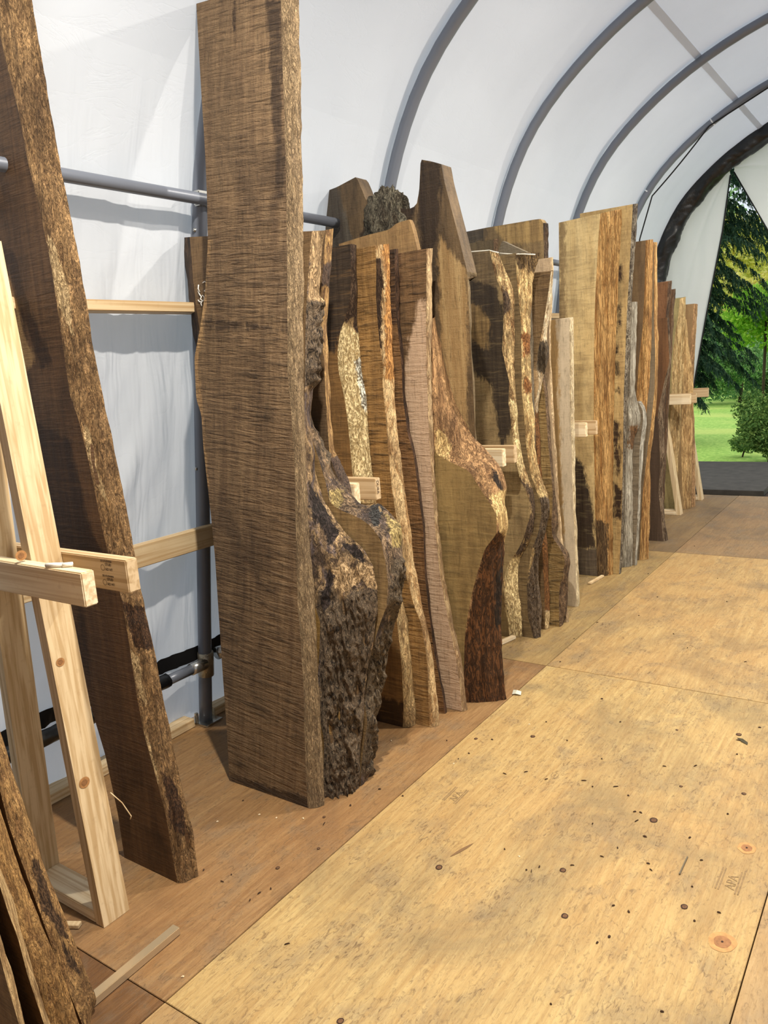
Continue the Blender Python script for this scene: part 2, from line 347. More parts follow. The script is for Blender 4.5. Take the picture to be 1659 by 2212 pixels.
slab('wood_slab','slab with a wavy tan ribbon face between two masses of bark',1.07,.08,
 [(662,840),(664,900),(672,940),(688,990),(703,1040),(712,1085),(733,1102),(770,1115),(800,1135),(822,1165),(833,1215),(838,1260),(835,1310),(820,1350),(805,1400),(790,1430),(784,1500),(794,1560),(787,1600),(780,1658)],
 [(666,835),(672,915),(690,950),(702,975),(717,1018),(737,1048),(757,1062),(780,1093),(800,1093),(816,1083),(842,1106),(866,1133),(868,1180),(872,1230),(865,1290),(850,1330),(840,1400),(825,1480),(812,1540),(808,1600),(802,1650)],.115,
 wood('ribf',(150,118,76),(128,98,62),(96,72,46),fig=.35,patches=[None]),
 edge('ribe',(150,120,90),(102,80,62),(34,24,18),sc=(30,30,8),flek=.65,bump=1.,mott=((82,68,66),(54,42,34)),patches=[((34,26,20),(136,114,90)),((168,142,88),(140,116,72)),((60,58,56),(38,34,32))]),
 w=.42,dz=.008,ne=24,rough=.010,rough2=.020,bulge=.008,fx=28,fz=9,
 ep=[('r',[(672,930),(700,940),(760,1050),(740,1060),(700,1000)]),('r',[(845,1210),(880,1190),(880,1300),(840,1410),(810,1670),(770,1670),(780,1430),(835,1340)]),('g',[(708,1060),(735,1055),(738,1090),(725,1105),(712,1085)]),('g',[(830,1110),(868,1130),(866,1180),(840,1180)]),('b',[(795,1085),(830,1095),(810,1140),(795,1120)])])
slab('wood_slab','slim brown slab with torn bark at its top, right of the tallest slab',1.205,.07,
 [(704,497),(699,560),(696,600),(691,640),(690,700),(700,780),(703,850),(708,930),(712,985),(728,1030),(745,1070),(748,1150),(745,1300),(738,1450),(735,1625)],
 [(721,493),(717,540),(712,600),(710,640),(707,700),(707,780),(713,880),(718,975),(740,1008),(752,1040),(756,1075),(757,1150),(753,1300),(746,1450),(743,1600)],.055,
 wood('slimf',(112,86,60),(92,70,50),(62,48,36),fig=.45),edge('slime',(182,140,88),(128,92,60),(46,30,22),patches=[((42,32,28),(118,94,80))]),w=.4,rough=.006,rough2=.010,dz=.01,
 ep=[('r',[(690,575),(725,560),(720,620),(690,620)]),('r',[(708,985),(745,985),(765,1090),(720,1070)])])
slab('wood_slab','slab with a weathered dark top and a ragged cream patch down its edge',1.545,.05,
 [(757,527),(758,580),(757,640),(745,690),(734,720),(729,760),(731,800),(742,850),(750,900),(756,960),(760,1010),(766,1060),(790,1130),(830,1220),(853,1290),(858,1350),(864,1400),(868,1450),(872,1530),(870,1571)],
 [(769,530),(771,620),(772,700),(776,750),(781,800),(790,850),(796,920),(799,980),(804,1020),(808,1060),(825,1150),(850,1220),(866,1280),(879,1340),(887,1400),(891,1450),(897,1520),(898,1566)],.05,
 wood('crmf',(150,108,60),(124,88,50),(74,50,30),fig=.5,fs=80,patches=[((74,58,44),(46,34,26)),((70,46,26),(60,40,24))]),
 edge('crme',(206,172,120),(176,138,92),(78,52,32),sc=(34,34,9),flek=.35,bump=1.,patches=[((80,60,44),(54,38,28)),((226,200,150),(196,162,108)),((228,222,206),(120,104,84))]),
 w=.48,dz=.009,ne=20,rough=.007,bulge=.01,
 fp=[('r',[(700,515),(775,515),(765,640),(738,715),(725,760),(700,760)]),('g',[(810,1500),(875,1520),(875,1575),(810,1580)])],
 ep=[('r',[(740,500),(785,500),(783,700),(770,740),(760,690),(745,700),(725,700)]),('g',[(725,705),(745,700),(775,720),(800,830),(810,1050),(750,1050),(725,790)]),('b',[(765,780),(785,770),(798,850),(800,900),(785,880)])])
slab('wood_slab','curly golden-brown slab with a long orange-flecked edge reaching the floor',1.60,.05,
 [(811,530),(813,584),(812,640),(816,700),(822,760),(828,790),(826,825),(832,888),(837,961),(846,1051),(857,1124),(868,1178),(873,1227),(882,1263),(897,1317),(909,1343),(922,1422),(925,1485),(928,1567)],
 [(841,527),(842,611),(847,720),(850,780),(853,870),(862,961),(871,1033),(884,1121),(893,1201),(912,1311),(931,1390),(944,1501),(949,1558)],.038,
 wood('curlf',(166,122,68),(140,100,56),(96,66,38),fig=.75,fs=62,bump=.8),
 edge('curle',(214,178,128),(176,132,84),(86,54,30),sc=(38,38,7),flek=.5,patches=[((70,50,34),(44,30,22)),((188,132,72),(150,98,50))]),
 w=.46,dz=.01,rough=.005,bulge=.009,ep=[('r',[(808,555),(826,560),(828,640),(822,760),(808,740)]),('g',[(826,520),(850,520),(856,820),(830,820),(832,600)])])
slab('wood_slab','reddish ripple-figured slab with a thin black bark rim, left of the pale planed slab',1.74,.02,
 [(852,538),(854,650),(860,720),(867,780),(870,860),(876,900),(880,938),(893,979),(899,1027),(907,1090),(914,1137),(918,1248),(925,1311),(937,1406),(947,1454),(956,1501),(960,1528)],
 [(858,538),(860,650),(865,720),(871,780),(874,860),(880,900),(884,938),(897,979),(903,1027),(911,1090),(917,1137),(921,1248),(928,1311),(940,1406),(950,1454),(959,1501),(963,1526)],.03,
 wood('redf',(152,108,66),(126,86,50),(84,54,34),fig=.85,fs=66,bump=.8,patches=[((84,58,40),(60,42,30))]),edge('rede',(90,62,44),(58,40,28),(26,18,14)),w=.42,rough=.004,fp=[('r',[(835,520),(870,520),(870,700),(835,700)])])
slab('wood_slab','slab with a pinkish freshly planed face and dark rippled top',1.793,.02,
 [(921,537),(921,650),(920,700),(922,800),(925,900),(930,995),(936,1090),(941,1153),(949,1232),(960,1296),(972,1359),(985,1422),(994,1485),(998,1532)],
 [(934,537),(933,700),(931,800),(934,900),(937,1027),(947,1121),(956,1216),(969,1296),(982,1359),(994,1406),(1004,1485),(1009,1523)],.036,
 wood('pinkf',(134,98,64),(110,80,52),(74,54,38),fig=.8,fs=58,bump=.5,nofig=True,patches=[((200,164,134),(190,154,124)),((98,66,44),(80,54,36))]),
 edge('pinke',(206,172,128),(168,130,92),(86,58,40),flek=.4),w=.40,dz=.01,rough=.005,
 fp=[('r',[(902,650),(918,640),(924,800),(930,900),(935,1000),(945,1150),(1010,1540),(955,1540),(898,1100),(878,938),(869,880),(872,800),(880,770),(882,730),(896,700)]),('g',[(845,520),(866,520),(866,760),(845,760)])])
slab('wood_slab','board with an angled pale top edge poking up behind the curly slabs',1.834,.02,[(900,540)],[(903,540)],.028,
 wood('angf',(172,134,86),(140,104,66),(92,66,44),fig=.2,streak=.9),edge('ange',(160,128,88),(128,98,66),(60,42,28)),
 tophf=[(732,527),(792,508),(841,496),(856,482),(884,474),(892,500),(902,545)],dz=.014)
slab('wood_slab','slab with an arching red-brown root-like edge above a dark foot',1.885,.01,
 [(930,690),(932,760),(934,850),(936,940),(940,980),(972,998),(1013,1017),(1040,1060),(1060,1090),(1072,1110),(1073,1153),(1048,1185),(1032,1235),(1020,1280),(1010,1330),(1004,1375),(1002,1450),(1004,1519)],
 [(934,680),(945,730),(960,787),(984,869),(998,900),(1020,941),(1051,970),(1083,1011),(1096,1055),(1090,1077),(1099,1134),(1090,1166),(1087,1230),(1083,1311),(1083,1406),(1088,1450),(1094,1497)],.11,
 wood('archf',(168,136,84),(146,116,70),(104,80,50),fig=.35,fs=55),
 edge('arche',(186,140,94),(150,108,70),(66,40,24),sc=(36,36,5),flek=.45,bump=1.,patches=[((98,60,32),(66,42,24)),((222,186,124),(190,148,92)),((50,38,30),(34,26,22))]),
 w=.52,dz=.008,ne=26,rough=.008,bulge=.014,fx=26,fz=5,wt=.35,
 ep=[('r',[(1073,1145),(1090,1175),(1100,1520),(995,1530),(1000,1380),(1045,1180)]),('g',[(938,930),(955,925),(972,960),(970,1000),(945,985)]),('g',[(1055,1070),(1100,1050),(1100,1140),(1087,1172),(1070,1120)]),('b',[(1060,1010),(1075,1030),(1085,1060),(1072,1052),(1058,1030)]),('b',[(1070,1240),(1084,1200),(1082,1340),(1068,1360)])])
slab('wood_slab','huge dark forked crotch slab, two prongs above all its neighbours',2.012,.0,[(1008,590)],[(1010,590)],.085,
 wood('forkf',(130,102,70),(90,70,48),(52,40,30),fig=.12,streak=1.,patches=[((92,82,70),(64,54,46)),((66,50,36),(44,32,24)),((180,146,98),(142,106,64))],blotch=.8,bump=.8),
 edge('forke',(126,104,74),(104,84,58),(70,54,38),sc=(40,40,12),flek=.2),
 tophf=[(697,421),(710,411),(728,404),(752,391),(769,382),(778,402),(788,428),(797,446),(806,462),(815,440),(830,443),(845,444),(858,449),(872,452),(890,450),(899,440),(904,412),(907,345),(930,349),(951,355),(957,390),(972,450),(990,520),(1006,588)],nc=70,dz=.014,bk_in=(.052,1.90),
 fp=[('r',[(690,380),(728,404),(775,560),(700,560)]),('g',[(795,430),(905,430),(860,560),(780,520)]),('b',[(945,500),(1010,590),(1008,960),(985,960),(950,700)]),('g',[(905,345),(950,350),(950,520),(915,560),(900,470)])])
# ---- second stack
slab('wood_slab','broad slab with a big dark stain and hairy patch, white sealed top edge',2.735,.03,
 [(1057,541),(1070,598),(1086,634),(1088,689),(1084,757),(1100,824),(1098,870),(1104,915),(1107,947),(1121,1032),(1142,1074),(1145,1112),(1130,1166),(1114,1196),(1100,1213),(1086,1253),(1087,1300),(1097,1345),(1100,1371)],
 [(1077,545),(1088,575),(1107,616),(1112,655),(1111,711),(1111,802),(1116,870),(1120,926),(1122,947),(1133,1006),(1152,1060),(1156,1088),(1155,1123),(1145,1170),(1126,1200),(1119,1229),(1119,1276),(1126,1311),(1128,1372)],.036,
 wood('stnf',(172,144,98),(152,124,84),(88,68,48),fig=.3,fs=60,patches=[((70,56,42),(50,40,32)),((150,118,72),(98,74,46)),((122,98,68),(96,78,56))]),
 edge('stne',(212,176,122),(150,108,66),(54,36,24),sc=(40,40,8),flek=.5,bump=1.,patches=[((46,34,26),(126,100,78)),((236,208,152),(206,170,116))]),
 w=.5,dz=.01,rough=.006,bulge=.006,rough2=.006,
 fp=[('r',[(1003,590),(1030,600),(1075,620),(1095,700),(1100,820),(1110,900),(1085,980),(1070,900),(1060,830),(1003,790)]),('g',[(1005,650),(1035,660),(1060,700),(1050,760),(1020,730)]),('b',[(1000,540),(1075,540),(1085,620),(1000,600)])],
 ep=[('r',[(1085,615),(1100,640),(1105,670),(1085,680)]),('r',[(1118,1030),(1160,1060),(1160,1130),(1125,1200),(1110,1195),(1145,1110),(1142,1070)]),('g',[(1100,860),(1125,880),(1135,1000),(1120,1030)]),('g',[(1090,1210),(1135,1200),(1135,1380),(1090,1380)])])
slab('wood_slab','sinuous slab with thick knobbly bark, beside the broad stained one',2.776,.03,
 [(1112,547),(1118,620),(1125,700),(1126,760),(1127,850),(1132,900),(1136,960),(1145,1020),(1158,1060),(1168,1085),(1170,1110),(1163,1150),(1150,1185),(1143,1220),(1138,1270),(1140,1330),(1152,1375)],
 [(1168,546),(1158,575),(1150,620),(1147,680),(1145,740),(1147,800),(1149,860),(1155,900),(1155,950),(1161,1000),(1172,1040),(1184,1070),(1188,1092),(1182,1130),(1170,1180),(1163,1210),(1163,1260),(1171,1310),(1168,1374)],.045,
 wood('sinf',(140,114,76),(120,96,64),(84,66,46),fig=.6,fs=60),
 edge('sine',(226,190,130),(184,140,86),(64,44,28),sc=(40,40,8),flek=.5,bump=1.,patches=[((50,38,30),(140,116,92)),((128,100,64),(92,70,48)),((160,104,56),(128,80,44))]),
 w=.5,dz=.008,ne=18,rough=.006,rough2=.012,bulge=.008,
 ep=[('r',[(1160,1075),(1195,1070),(1192,1140),(1175,1200),(1180,1300),(1170,1385),(1140,1385),(1135,1270),(1150,1190)]),('g',[(1105,540),(1175,540),(1155,590),(1120,580)]),('b',[(1125,720),(1150,720),(1150,760),(1130,770)]),('b',[(1128,810),(1150,830),(1150,850),(1130,850)])])
slab('wood_slab','short grey-topped slab with strips of bark showing just above the sealed edge',2.83,.03,
 [(1066,517),(1066,600),(1068,700)],[(1077,515),(1078,600),(1079,700)],.028,wood('gryf',(120,100,72),(92,76,56),(60,50,38),fig=.1,streak=1.),edge('grye',(120,92,66),(84,62,44),(40,28,20)),w=.42)
slab('wood_slab','slab showing only its small triangular grey sawn top',2.865,.03,[(1135,546)],[(1137,546)],.05,
 wood('trif',(136,120,98),(120,104,84),None,fig=.4),edge('trie',(136,120,98),(120,104,84),(80,66,50)),tophf=[(1000,560),(1076,542),(1084,520),(1100,528),(1137,545)],dz=.02)
slab('wood_slab','brown slab with a slanting top and a shaggy bark knob on its edge',2.93,.03,
 [(1190,586),(1187,616),(1181,655),(1172,711),(1166,741),(1160,768),(1157,786),(1165,830),(1158,860),(1150,900),(1152,950),(1158,1030),(1168,1100),(1172,1200),(1176,1280),(1178,1352)],
 [(1193,584),(1191,640),(1187,670),(1184,700),(1180,730),(1185,755),(1184,785),(1174,808),(1169,835),(1163,870),(1164,900),(1167,960),(1172,1050),(1178,1120),(1184,1200),(1186,1280),(1187,1350)],.05,
 wood('knbf',(136,106,70),(112,84,54),(80,58,38),fig=.6,fs=58,patches=[((206,168,122),(190,150,104))]),
 edge('knbe',(230,206,170),(190,150,104),(80,56,36),bump=1.,patches=[((40,30,24),(124,104,80)),((150,98,52),(110,72,40)),((224,192,142),(200,162,110))]),
 w=.44,dz=.01,rough=.004,rough2=.014,top=.02,fp=[('r',[(1140,790),(1175,795),(1170,870),(1140,900)])],
 ep=[('r',[(1158,738),(1190,735),(1190,795),(1172,812),(1160,800)]),('g',[(1150,890),(1172,890),(1195,1320),(1168,1320)]),('b',[(1165,1320),(1195,1320),(1195,1360),(1165,1360)])])
slab('wood_slab','finely ribbed slab that swells into a rounded bulge near the floor',3.0,.03,
 [(1170,810),(1177,850),(1180,900),(1184,960),(1190,1020),(1194,1060),(1193,1100),(1191,1130),(1193,1160),(1205,1178),(1216,1195),(1221,1215),(1217,1228),(1216,1245),(1209,1265),(1207,1290),(1208,1349)],
 [(1175,808),(1183,850),(1187,910),(1191,980),(1196,1040),(1203,1090),(1206,1130),(1200,1155),(1215,1178),(1228,1190),(1232,1215),(1228,1240),(1226,1290),(1223,1335),(1217,1347)],.07,
 wood('ribbf',(166,132,80),(146,114,68),(100,76,46),fig=.75,fs=50,bump=.8),edge('ribbe',(130,100,72),(92,68,48),(40,28,20),bump=1.,flek=.6,sc=(40,40,12)),w=.42,dz=.009,rough=.007,bulge=.004)
slab('wood_slab','thin pinkish wavy board squeezed behind the ribbed slab',3.09,.03,
 [(1190,556),(1189,640),(1186,720),(1187,800),(1190,880),(1196,950),(1201,1040),(1206,1120),(1212,1180),(1218,1260),(1224,1330)],
 [(1193,556),(1192,640),(1189,720),(1190,800),(1193,880),(1199,950),(1204,1040),(1209,1120),(1215,1180),(1221,1260),(1227,1328)],.025,
 wood('wavf',(204,172,136),(188,156,122),None,fig=.12),edge('wave',(216,184,142),(186,150,110),(120,90,64)),w=.34)
slab('wood_slab','wide weathered slab with a slanting top standing behind the second stack',3.13,.03,[(1171,480)],[(1173,480)],.06,
 wood('widf',(150,122,82),(118,92,60),(76,58,42),fig=.15,patches=[((176,140,86),(134,104,64)),((84,72,60),(66,56,46))],blotch=.8),edge('wide_e',(90,68,50),(60,44,34),(26,18,14),bump=1.),
 tophf=[(985,505),(1050,492),(1110,482),(1150,475),(1166,473),(1172,482)],nc=40,rough=.012,fp=[('r',[(1070,490),(1172,470),(1172,520),(1090,530)]),('g',[(985,495),(1050,485),(1050,520),(985,540)])])
slab('wood_slab','smooth pinkish-grey board with a tan stripe, right end of the second stack',3.38,.03,
 [(1230,687),(1231,800),(1231,900),(1234,940),(1237,1065),(1241,1159),(1244,1240),(1246,1308)],
 [(1238,685),(1240,800),(1241,900),(1243,1088),(1247,1194),(1250,1241),(1251,1288),(1250,1304)],.045,
 wood('pnkb',(216,192,162),(202,178,148),None,fig=.08,streak=.4,bump=.1,patches=[((186,146,94),(172,134,84))]),
 edge('pnkbe',(226,204,166),(200,172,132),(110,86,62),flek=.45),w=.22,rough=.004,
 fp=[('r',[(1150,660),(1204,690),(1212,1000),(1225,1320),(1150,1320)])])
# ---- third stack
slab('wood_slab','tall honey-coloured slab with a wide orange split-grain edge',4.07,.0,
 [(1297,461),(1293,510),(1290,560),(1286,640),(1284,700),(1283,760),(1283,850),(1282,920),(1284,1000),(1285,1100),(1288,1170),(1290,1245)],
 [(1343,452),(1341,500),(1337,560),(1334,640),(1331,700),(1329,780),(1326,900),(1324,1000),(1324,1100),(1324,1180),(1325,1241)],.085,
 wood('honf',(222,190,134),(204,170,114),(130,102,66),fig=.25,fs=45,streak=.3,patches=[((74,58,42),(48,36,28)),((150,122,82),(134,108,72)),((104,88,72),(70,58,48))]),
 edge('hone',(216,166,102),(180,124,64),(100,62,30),sc=(64,64,2.2),flek=.4,bump=1.,patches=[((110,84,54),(70,50,32))]),
 L=[(1207,481),(1208,600),(1208,800),(1212,1000),(1230,1240)],nc=26,dz=.012,bulge=.014,rough=.003,fx=40,fz=2,
 fp=[('r',[(1243,985),(1262,1010),(1275,1080),(1285,1120),(1285,1180),(1240,1195),(1235,1000)]),('b',[(1240,1185),(1300,1185),(1300,1260),(1240,1260)]),('g',[(1207,475),(1222,475),(1224,1000),(1207,1000)])],
 ep=[('r',[(1285,1120),(1310,1130),(1312,1260),(1280,1260)])])
slab('wood_slab','slab with a row of dark blotches and a speckled grey bark rim, right of the honey slab',4.17,.0,
 [(1367,441),(1364,500),(1359,594),(1354,680),(1351,760),(1347,862),(1346,970),(1343,1109),(1341,1170),(1337,1241)],
 [(1378,440),(1373,528),(1366,615),(1361,745),(1354,854),(1350,970),(1346,1109),(1344,1170),(1341,1240)],.04,
 wood('blof',(204,170,112),(182,146,94),(100,76,48),fig=.3,fs=45,patches=[((66,44,28),(50,34,24))]),edge('bloe',(170,154,132),(96,80,66),(40,30,26),sc=(60,60,20),flek=.8,bump=1.),w=.34,wt=.30,rough=.006,
 fp=[('r',[(1333,570),(1343,575),(1342,612),(1334,615)]),('r',[(1333,660),(1340,655),(1344,690),(1338,722),(1331,720)]),('r',[(1330,740),(1338,745),(1337,765),(1329,765)]),('r',[(1326,780),(1336,785),(1337,812),(1327,812)]),('r',[(1326,840),(1338,840),(1336,850),(1326,850)]),('r',[(1325,905),(1342,915),(1338,960),(1342,1000),(1338,1030),(1330,1010),(1324,960)]),('r',[(1325,1040),(1345,1060),(1342,1120),(1325,1120)])])
slab('wood_slab','silvery weathered board with a worn knob at mid height',4.345,.0,
 [(1365,652),(1362,760),(1360,850),(1353,872),(1358,900),(1356,930),(1352,975),(1351,1050),(1350,1100),(1347,1160),(1344,1224)],
 [(1377,652),(1374,760),(1371,840),(1376,866),(1384,905),(1382,922),(1370,945),(1366,1000),(1367,1100),(1367,1160),(1366,1222)],.06,
 wood('silf',(150,138,122),(128,116,100),(90,78,66),fig=.4,fs=60),edge('sile',(178,168,152),(142,130,114),(84,72,60),sc=(50,50,4),flek=.35,patches=[((128,92,58),(90,64,44))]),w=.2,rough=.004,ep=[('r',[(1358,920),(1378,920),(1372,965),(1355,975)])])
slab('wood_slab','grey driftwood board with a curled top and finely combed face',4.425,.0,
 [(1378,868),(1386,880),(1390,900),(1386,935),(1381,975),(1380,1040),(1377,1120),(1371,1218)],[(1384,866),(1395,882),(1398,912),(1391,960),(1385,1040),(1381,1130),(1375,1216)],.045,
 wood('drif',(140,122,100),(120,104,84),(86,72,58),fig=.7,fs=55),edge('drie',(186,178,166),(150,140,126),(92,80,68),sc=(50,50,5)),w=.2,rough=.004)
slab('wood_slab','dark-topped slab with an orange fibrous edge, right of the speckled bark rim',4.5,.0,
 [(1395,519),(1393,600),(1391,660),(1388,710),(1378,800),(1373,880),(1371,1000),(1368,1205)],[(1411,517),(1410,600),(1409,700),(1405,780),(1398,880),(1388,960),(1380,1050),(1374,1203)],.05,
 wood('dkof',(132,104,72),(110,84,58),(66,50,38),fig=.1),edge('dkoe',(212,160,96),(172,116,60),(92,56,28),sc=(60,60,2.5),bump=1.),w=.3,rough=.004,bulge=.01)
slab('wood_slab','bowed slab with a pale orange rim running to the floor, end of the third stack',4.58,.0,
 [(1412,523),(1412,600),(1413,690),(1415,760),(1414,840),(1405,927),(1399,970),(1389,1057),(1384,1130),(1381,1210)],[(1419,525),(1419,600),(1420,690),(1422,730),(1419,840),(1411,938),(1404,992),(1405,1079),(1403,1140),(1401,1206)],.055,
 wood('bowf',(150,130,104),(132,112,88),(96,80,62),fig=.2),edge('bowe',(214,166,104),(178,124,68),(104,66,34),sc=(60,60,2.5),bump=1.),w=.3,rough=.003,bulge=.009)
# ---- far stacks
slab('wood_slab','dark walnut-brown slab with bark rim, standing alone before the far racks',5.2,.0,
 [(1441,686),(1444,740),(1446,782),(1436,820),(1425,870),(1420,890),(1424,940),(1426,1000),(1422,1060),(1428,1110),(1432,1169)],[(1445,686),(1448,740),(1449,782),(1440,830),(1433,865),(1432,890),(1435,930),(1436,980),(1431,1050),(1435,1110),(1442,1166)],.06,
 wood('walf',(140,94,58),(112,74,48),(68,48,34),fig=.1,patches=[((98,76,60),(84,64,50))]),edge('wale',(150,124,98),(98,74,54),(40,28,22),bump=1.),w=.34,rough=.008,fp=[('r',[(1390,900),(1440,900),(1445,1180),(1390,1180)])])
slab('wood_slab','reddish slab with a dark bark rim rising behind the walnut-brown one',5.33,.0,
 [(1443,608),(1441,650),(1437,700),(1436,800)],[(1452,606),(1449,650),(1443,700),(1441,800)],.05,wood('rdsf',(160,108,70),(134,88,56),(88,58,40),fig=.1,streak=.9),edge('rdse',(120,90,66),(76,54,40),(34,24,20),bump=1.),w=.3,rough=.006)
slab('wood_slab','small brown slab corner peeping out right of the reddish slab',5.5,.0,[(1454,625),(1450,700)],[(1458,624),(1454,700)],.05,wood('smlf',(126,92,66),(108,78,56),None),edge('smle',(120,90,66),(90,66,48),(50,34,26)),w=.2)
slab('wood_slab','greenish-tan slab with a swirling pale edge behind the far rack arm',6.41,.0,
 [(1468,645),(1466,680),(1460,710),(1455,750),(1452,800),(1450,860),(1446,920),(1447,980),(1455,1040),(1458,1108)],[(1482,641),(1481,690),(1480,740),(1476,800),(1472,860),(1471,930),(1466,980),(1464,1040),(1466,1106)],.07,
 wood('grnf',(176,156,104),(156,136,88),(116,96,62),fig=.1,streak=.9),edge('grne',(216,182,128),(180,140,88),(96,66,40),sc=(50,50,4)),w=.3,rough=.006)
slab('wood_slab','pale knotty slab with a wavy edge, right end of the far stack',6.52,.0,
 [(1477,690),(1477,760),(1474,860),(1471,960),(1474,1050),(1478,1105)],[(1483,690),(1488,750),(1497,800),(1498,880),(1497,940),(1494,1000),(1495,1040),(1492,1101)],.06,
 wood('pknf',(176,142,98),(156,122,80),(110,82,54),fig=.1),edge('pkne',(206,166,112),(176,132,82),(80,54,34),sc=(50,50,4),flek=.4),w=.24,rough=.006)
slab('wood_slab','straight tan board at the very back beside the white end curtain',6.64,.0,
 [(1499,656),(1496,700),(1491,760),(1488,830),(1492,960),(1494,1092)],[(1508,657),(1505,700),(1501,760),(1498,830),(1501,960),(1503,1090)],.05,
 wood('bckf',(170,134,92),(152,116,78),None,fig=.1),edge('bcke',(196,150,104),(166,124,84),(110,78,52)),w=.26)
# ---------------------------------------------------------------- lumber racks
LX=lumber('lumber_x',ax=0);LZ=lumber('lumber_z',(220,198,160),(192,164,122),ax=2);LY=lumber('lumber_y',(214,192,154),(188,158,116),ax=1)
LXd=lumber('lumber_xd',(206,182,146),(176,148,110),ax=0,rings=18)
INK=plain('stamp_ink',(72,58,50),.8)
def text(name,s,size,M4,mat,parent,align='LEFT'):
    cu=bpy.data.curves.new(name,'FONT');cu.body=s;cu.size=size;cu.align_x=align;cu.extrude=.0002
    tmp=bpy.data.objects.new('tmp',cu);COL.objects.link(tmp);bpy.context.view_layer.update()
    me=bpy.data.meshes.new_from_object(tmp.evaluated_get(bpy.context.evaluated_depsgraph_get()))
    bpy.data.objects.remove(tmp);me.materials.clear();me.materials.append(mat);me.name=name
    loc=Vector((0,0,0));p=parent
    while p is not None: loc+=Vector(p.location);p=p.parent
    me.transform(M4);me.transform(Matrix.Translation(-loc))
    o=bpy.data.objects.new(name,me);COL.objects.link(o);o.parent=parent;return o
def rack(y,label,x0=-.378,lean=-.063,h=1.95,xe1=-.155,xe2=-.16,arms=(1,1),plate=True,dx=0.,group='lumber racks that hold the slabs apart',rear=True):
    t=thing('lumber_rack',(x0,y,0),label,'lumber rack',group)
    def leg(nm,xa,sl,z1,z0=0.):
        V=[];
        for z in (z0,z1):
            x=xa+sl*z
            V+=[(x-.038,y,z),(x,y,z),(x,y+.089,z),(x-.038,y+.089,z)]
        Fc=[(3,2,1,0),(4,5,6,7),(0,1,5,4),(1,2,6,5),(2,3,7,6),(3,0,4,7)]
        return obj(nm,V,Fc,LZ,t,smooth=False)
    leg('front_leg',x0+dx,lean,h)
    if rear: leg('rear_leg',-.735,.055,1.75)
    if plate: box('base_plate',(-.735,y+.0,0),(x0-.039+dx,y+.089,.038),LX,t)
    out=[t]
    if arms[0]: out.append(box('arm',(-.86,y-.039,1.018),(xe1,y-.001,1.107),LX,t))
    if arms[1]: out.append(box('arm',(-.86,y+.09,1.018),(xe2,y+.128,1.107),LXd,t))
    return out
r=rack(.088,'nearest lumber rack, pale two-by-four leg and two sawn arms at left',xe1=-.166,xe2=-.163)
# grade stamps on the far arm of the near rack
def MF(x,y,z,rot=0):       # text plane facing -Y at x,y,z; rot about Y in degrees
    return Matrix.Translation((x,y,z))@Matrix.Rotation(math.radians(rot),4,'Y')@Matrix.Rotation(math.pi/2,4,'X')
arm=r[2]
for dz_ in (0,-.041,-.082):
    z=1.100+dz_
    for s,sz,dx_,d2 in (('225 STUDMAN',.0075,-.255,0),('STUD',.0105,-.236,-.010),('KD HT',.0100,-.236,-.023)):
        if z+d2<1.02: continue
        text('grade_stamp',s,sz,MF(dx_-.015,.177,z-.004+d2,0),INK,arm)
    if z>1.04:
        V=[];Fc=[]
        for k in range(20):
            a=2*math.pi*k/20
            for rr in (.0085,.0073): V.append((-.262+rr*math.cos(a),.1765,z-.020+rr*math.sin(a)))
        for k in range(20): a=2*k;b=(2*k+2)%40;Fc.append((a,b,b+1,a+1))
        obj('grade_stamp',V,Fc,INK,arm,smooth=False)
rB=rack(1.40,'second lumber rack, stamped arm ends showing between the burl slab and the cream-patched slab',x0=-.44,xe1=-.307,xe2=-.298)
text('grade_stamp','DURR',.021,Matrix(((0,0,1,-.2975),(0,1,0,1.500),(-1,0,0,1.098),(0,0,0,1))),INK,rB[2])
rack(2.462,'third lumber rack, two short arm ends showing beside the arching root-like edge',x0=-.43,xe1=-.186,xe2=-.186)
rack(3.742,'fourth lumber rack, arm ends showing in front of the tall honey-coloured slab',x0=-.42,xe1=-.238,xe2=-.218)
rack(6.236,'far lumber rack with slanting pale leg and flat base, before the greenish slab',x0=-.299,lean=-.145,xe1=-.205,xe2=-.187,h=1.3)
rack(7.0,'last lumber rack, one arm sticking out against the green lawn',x0=-.285,lean=-.15,xe2=-.252,arms=(0,1),h=1.3)
for i,(lo,hi,lb) in enumerate((((-.345,.030,1.107),(-.285,.042,1.119),'left white chalk stick lying on the near rack arm'),)):pass
CH=plain('chalk',(238,236,230),.8)
def chalk(p,q,label):
    t=tube('chalk_stick',[p,q],.006,CH,None,12);tag(t,label,'chalk','chalk sticks on the near rack arm');return t
chalk((-.318,.052,1.1135),(-.275,.072,1.1135),'longer white chalk stick, lying left on the near rack arm')
chalk((-.272,.070,1.1135),(-.253,.086,1.1135),'short stub of white chalk, right of the longer stick')
# long horizontal studs fixed along the wall
def wallx(z): return float(np.interp(z,[0,.8,1.4,1.95,2.28,2.52],[-1.15,-1.03,-.94,-.86,-.795,-.72]))
t=box('wall_stud',(-.895,-2.0,1.808),(-.808,7.2,1.846),LY);tag(t,'upper wooden stud running level along the white wall under the grey tube','stud','studs along the wall')
t=box('wall_stud',(-.985,-2.0,.853),(-.947,7.2,.942),LY);tag(t,'lower wooden stud running along the wall behind the near slab at waist height','stud','studs along the wall')
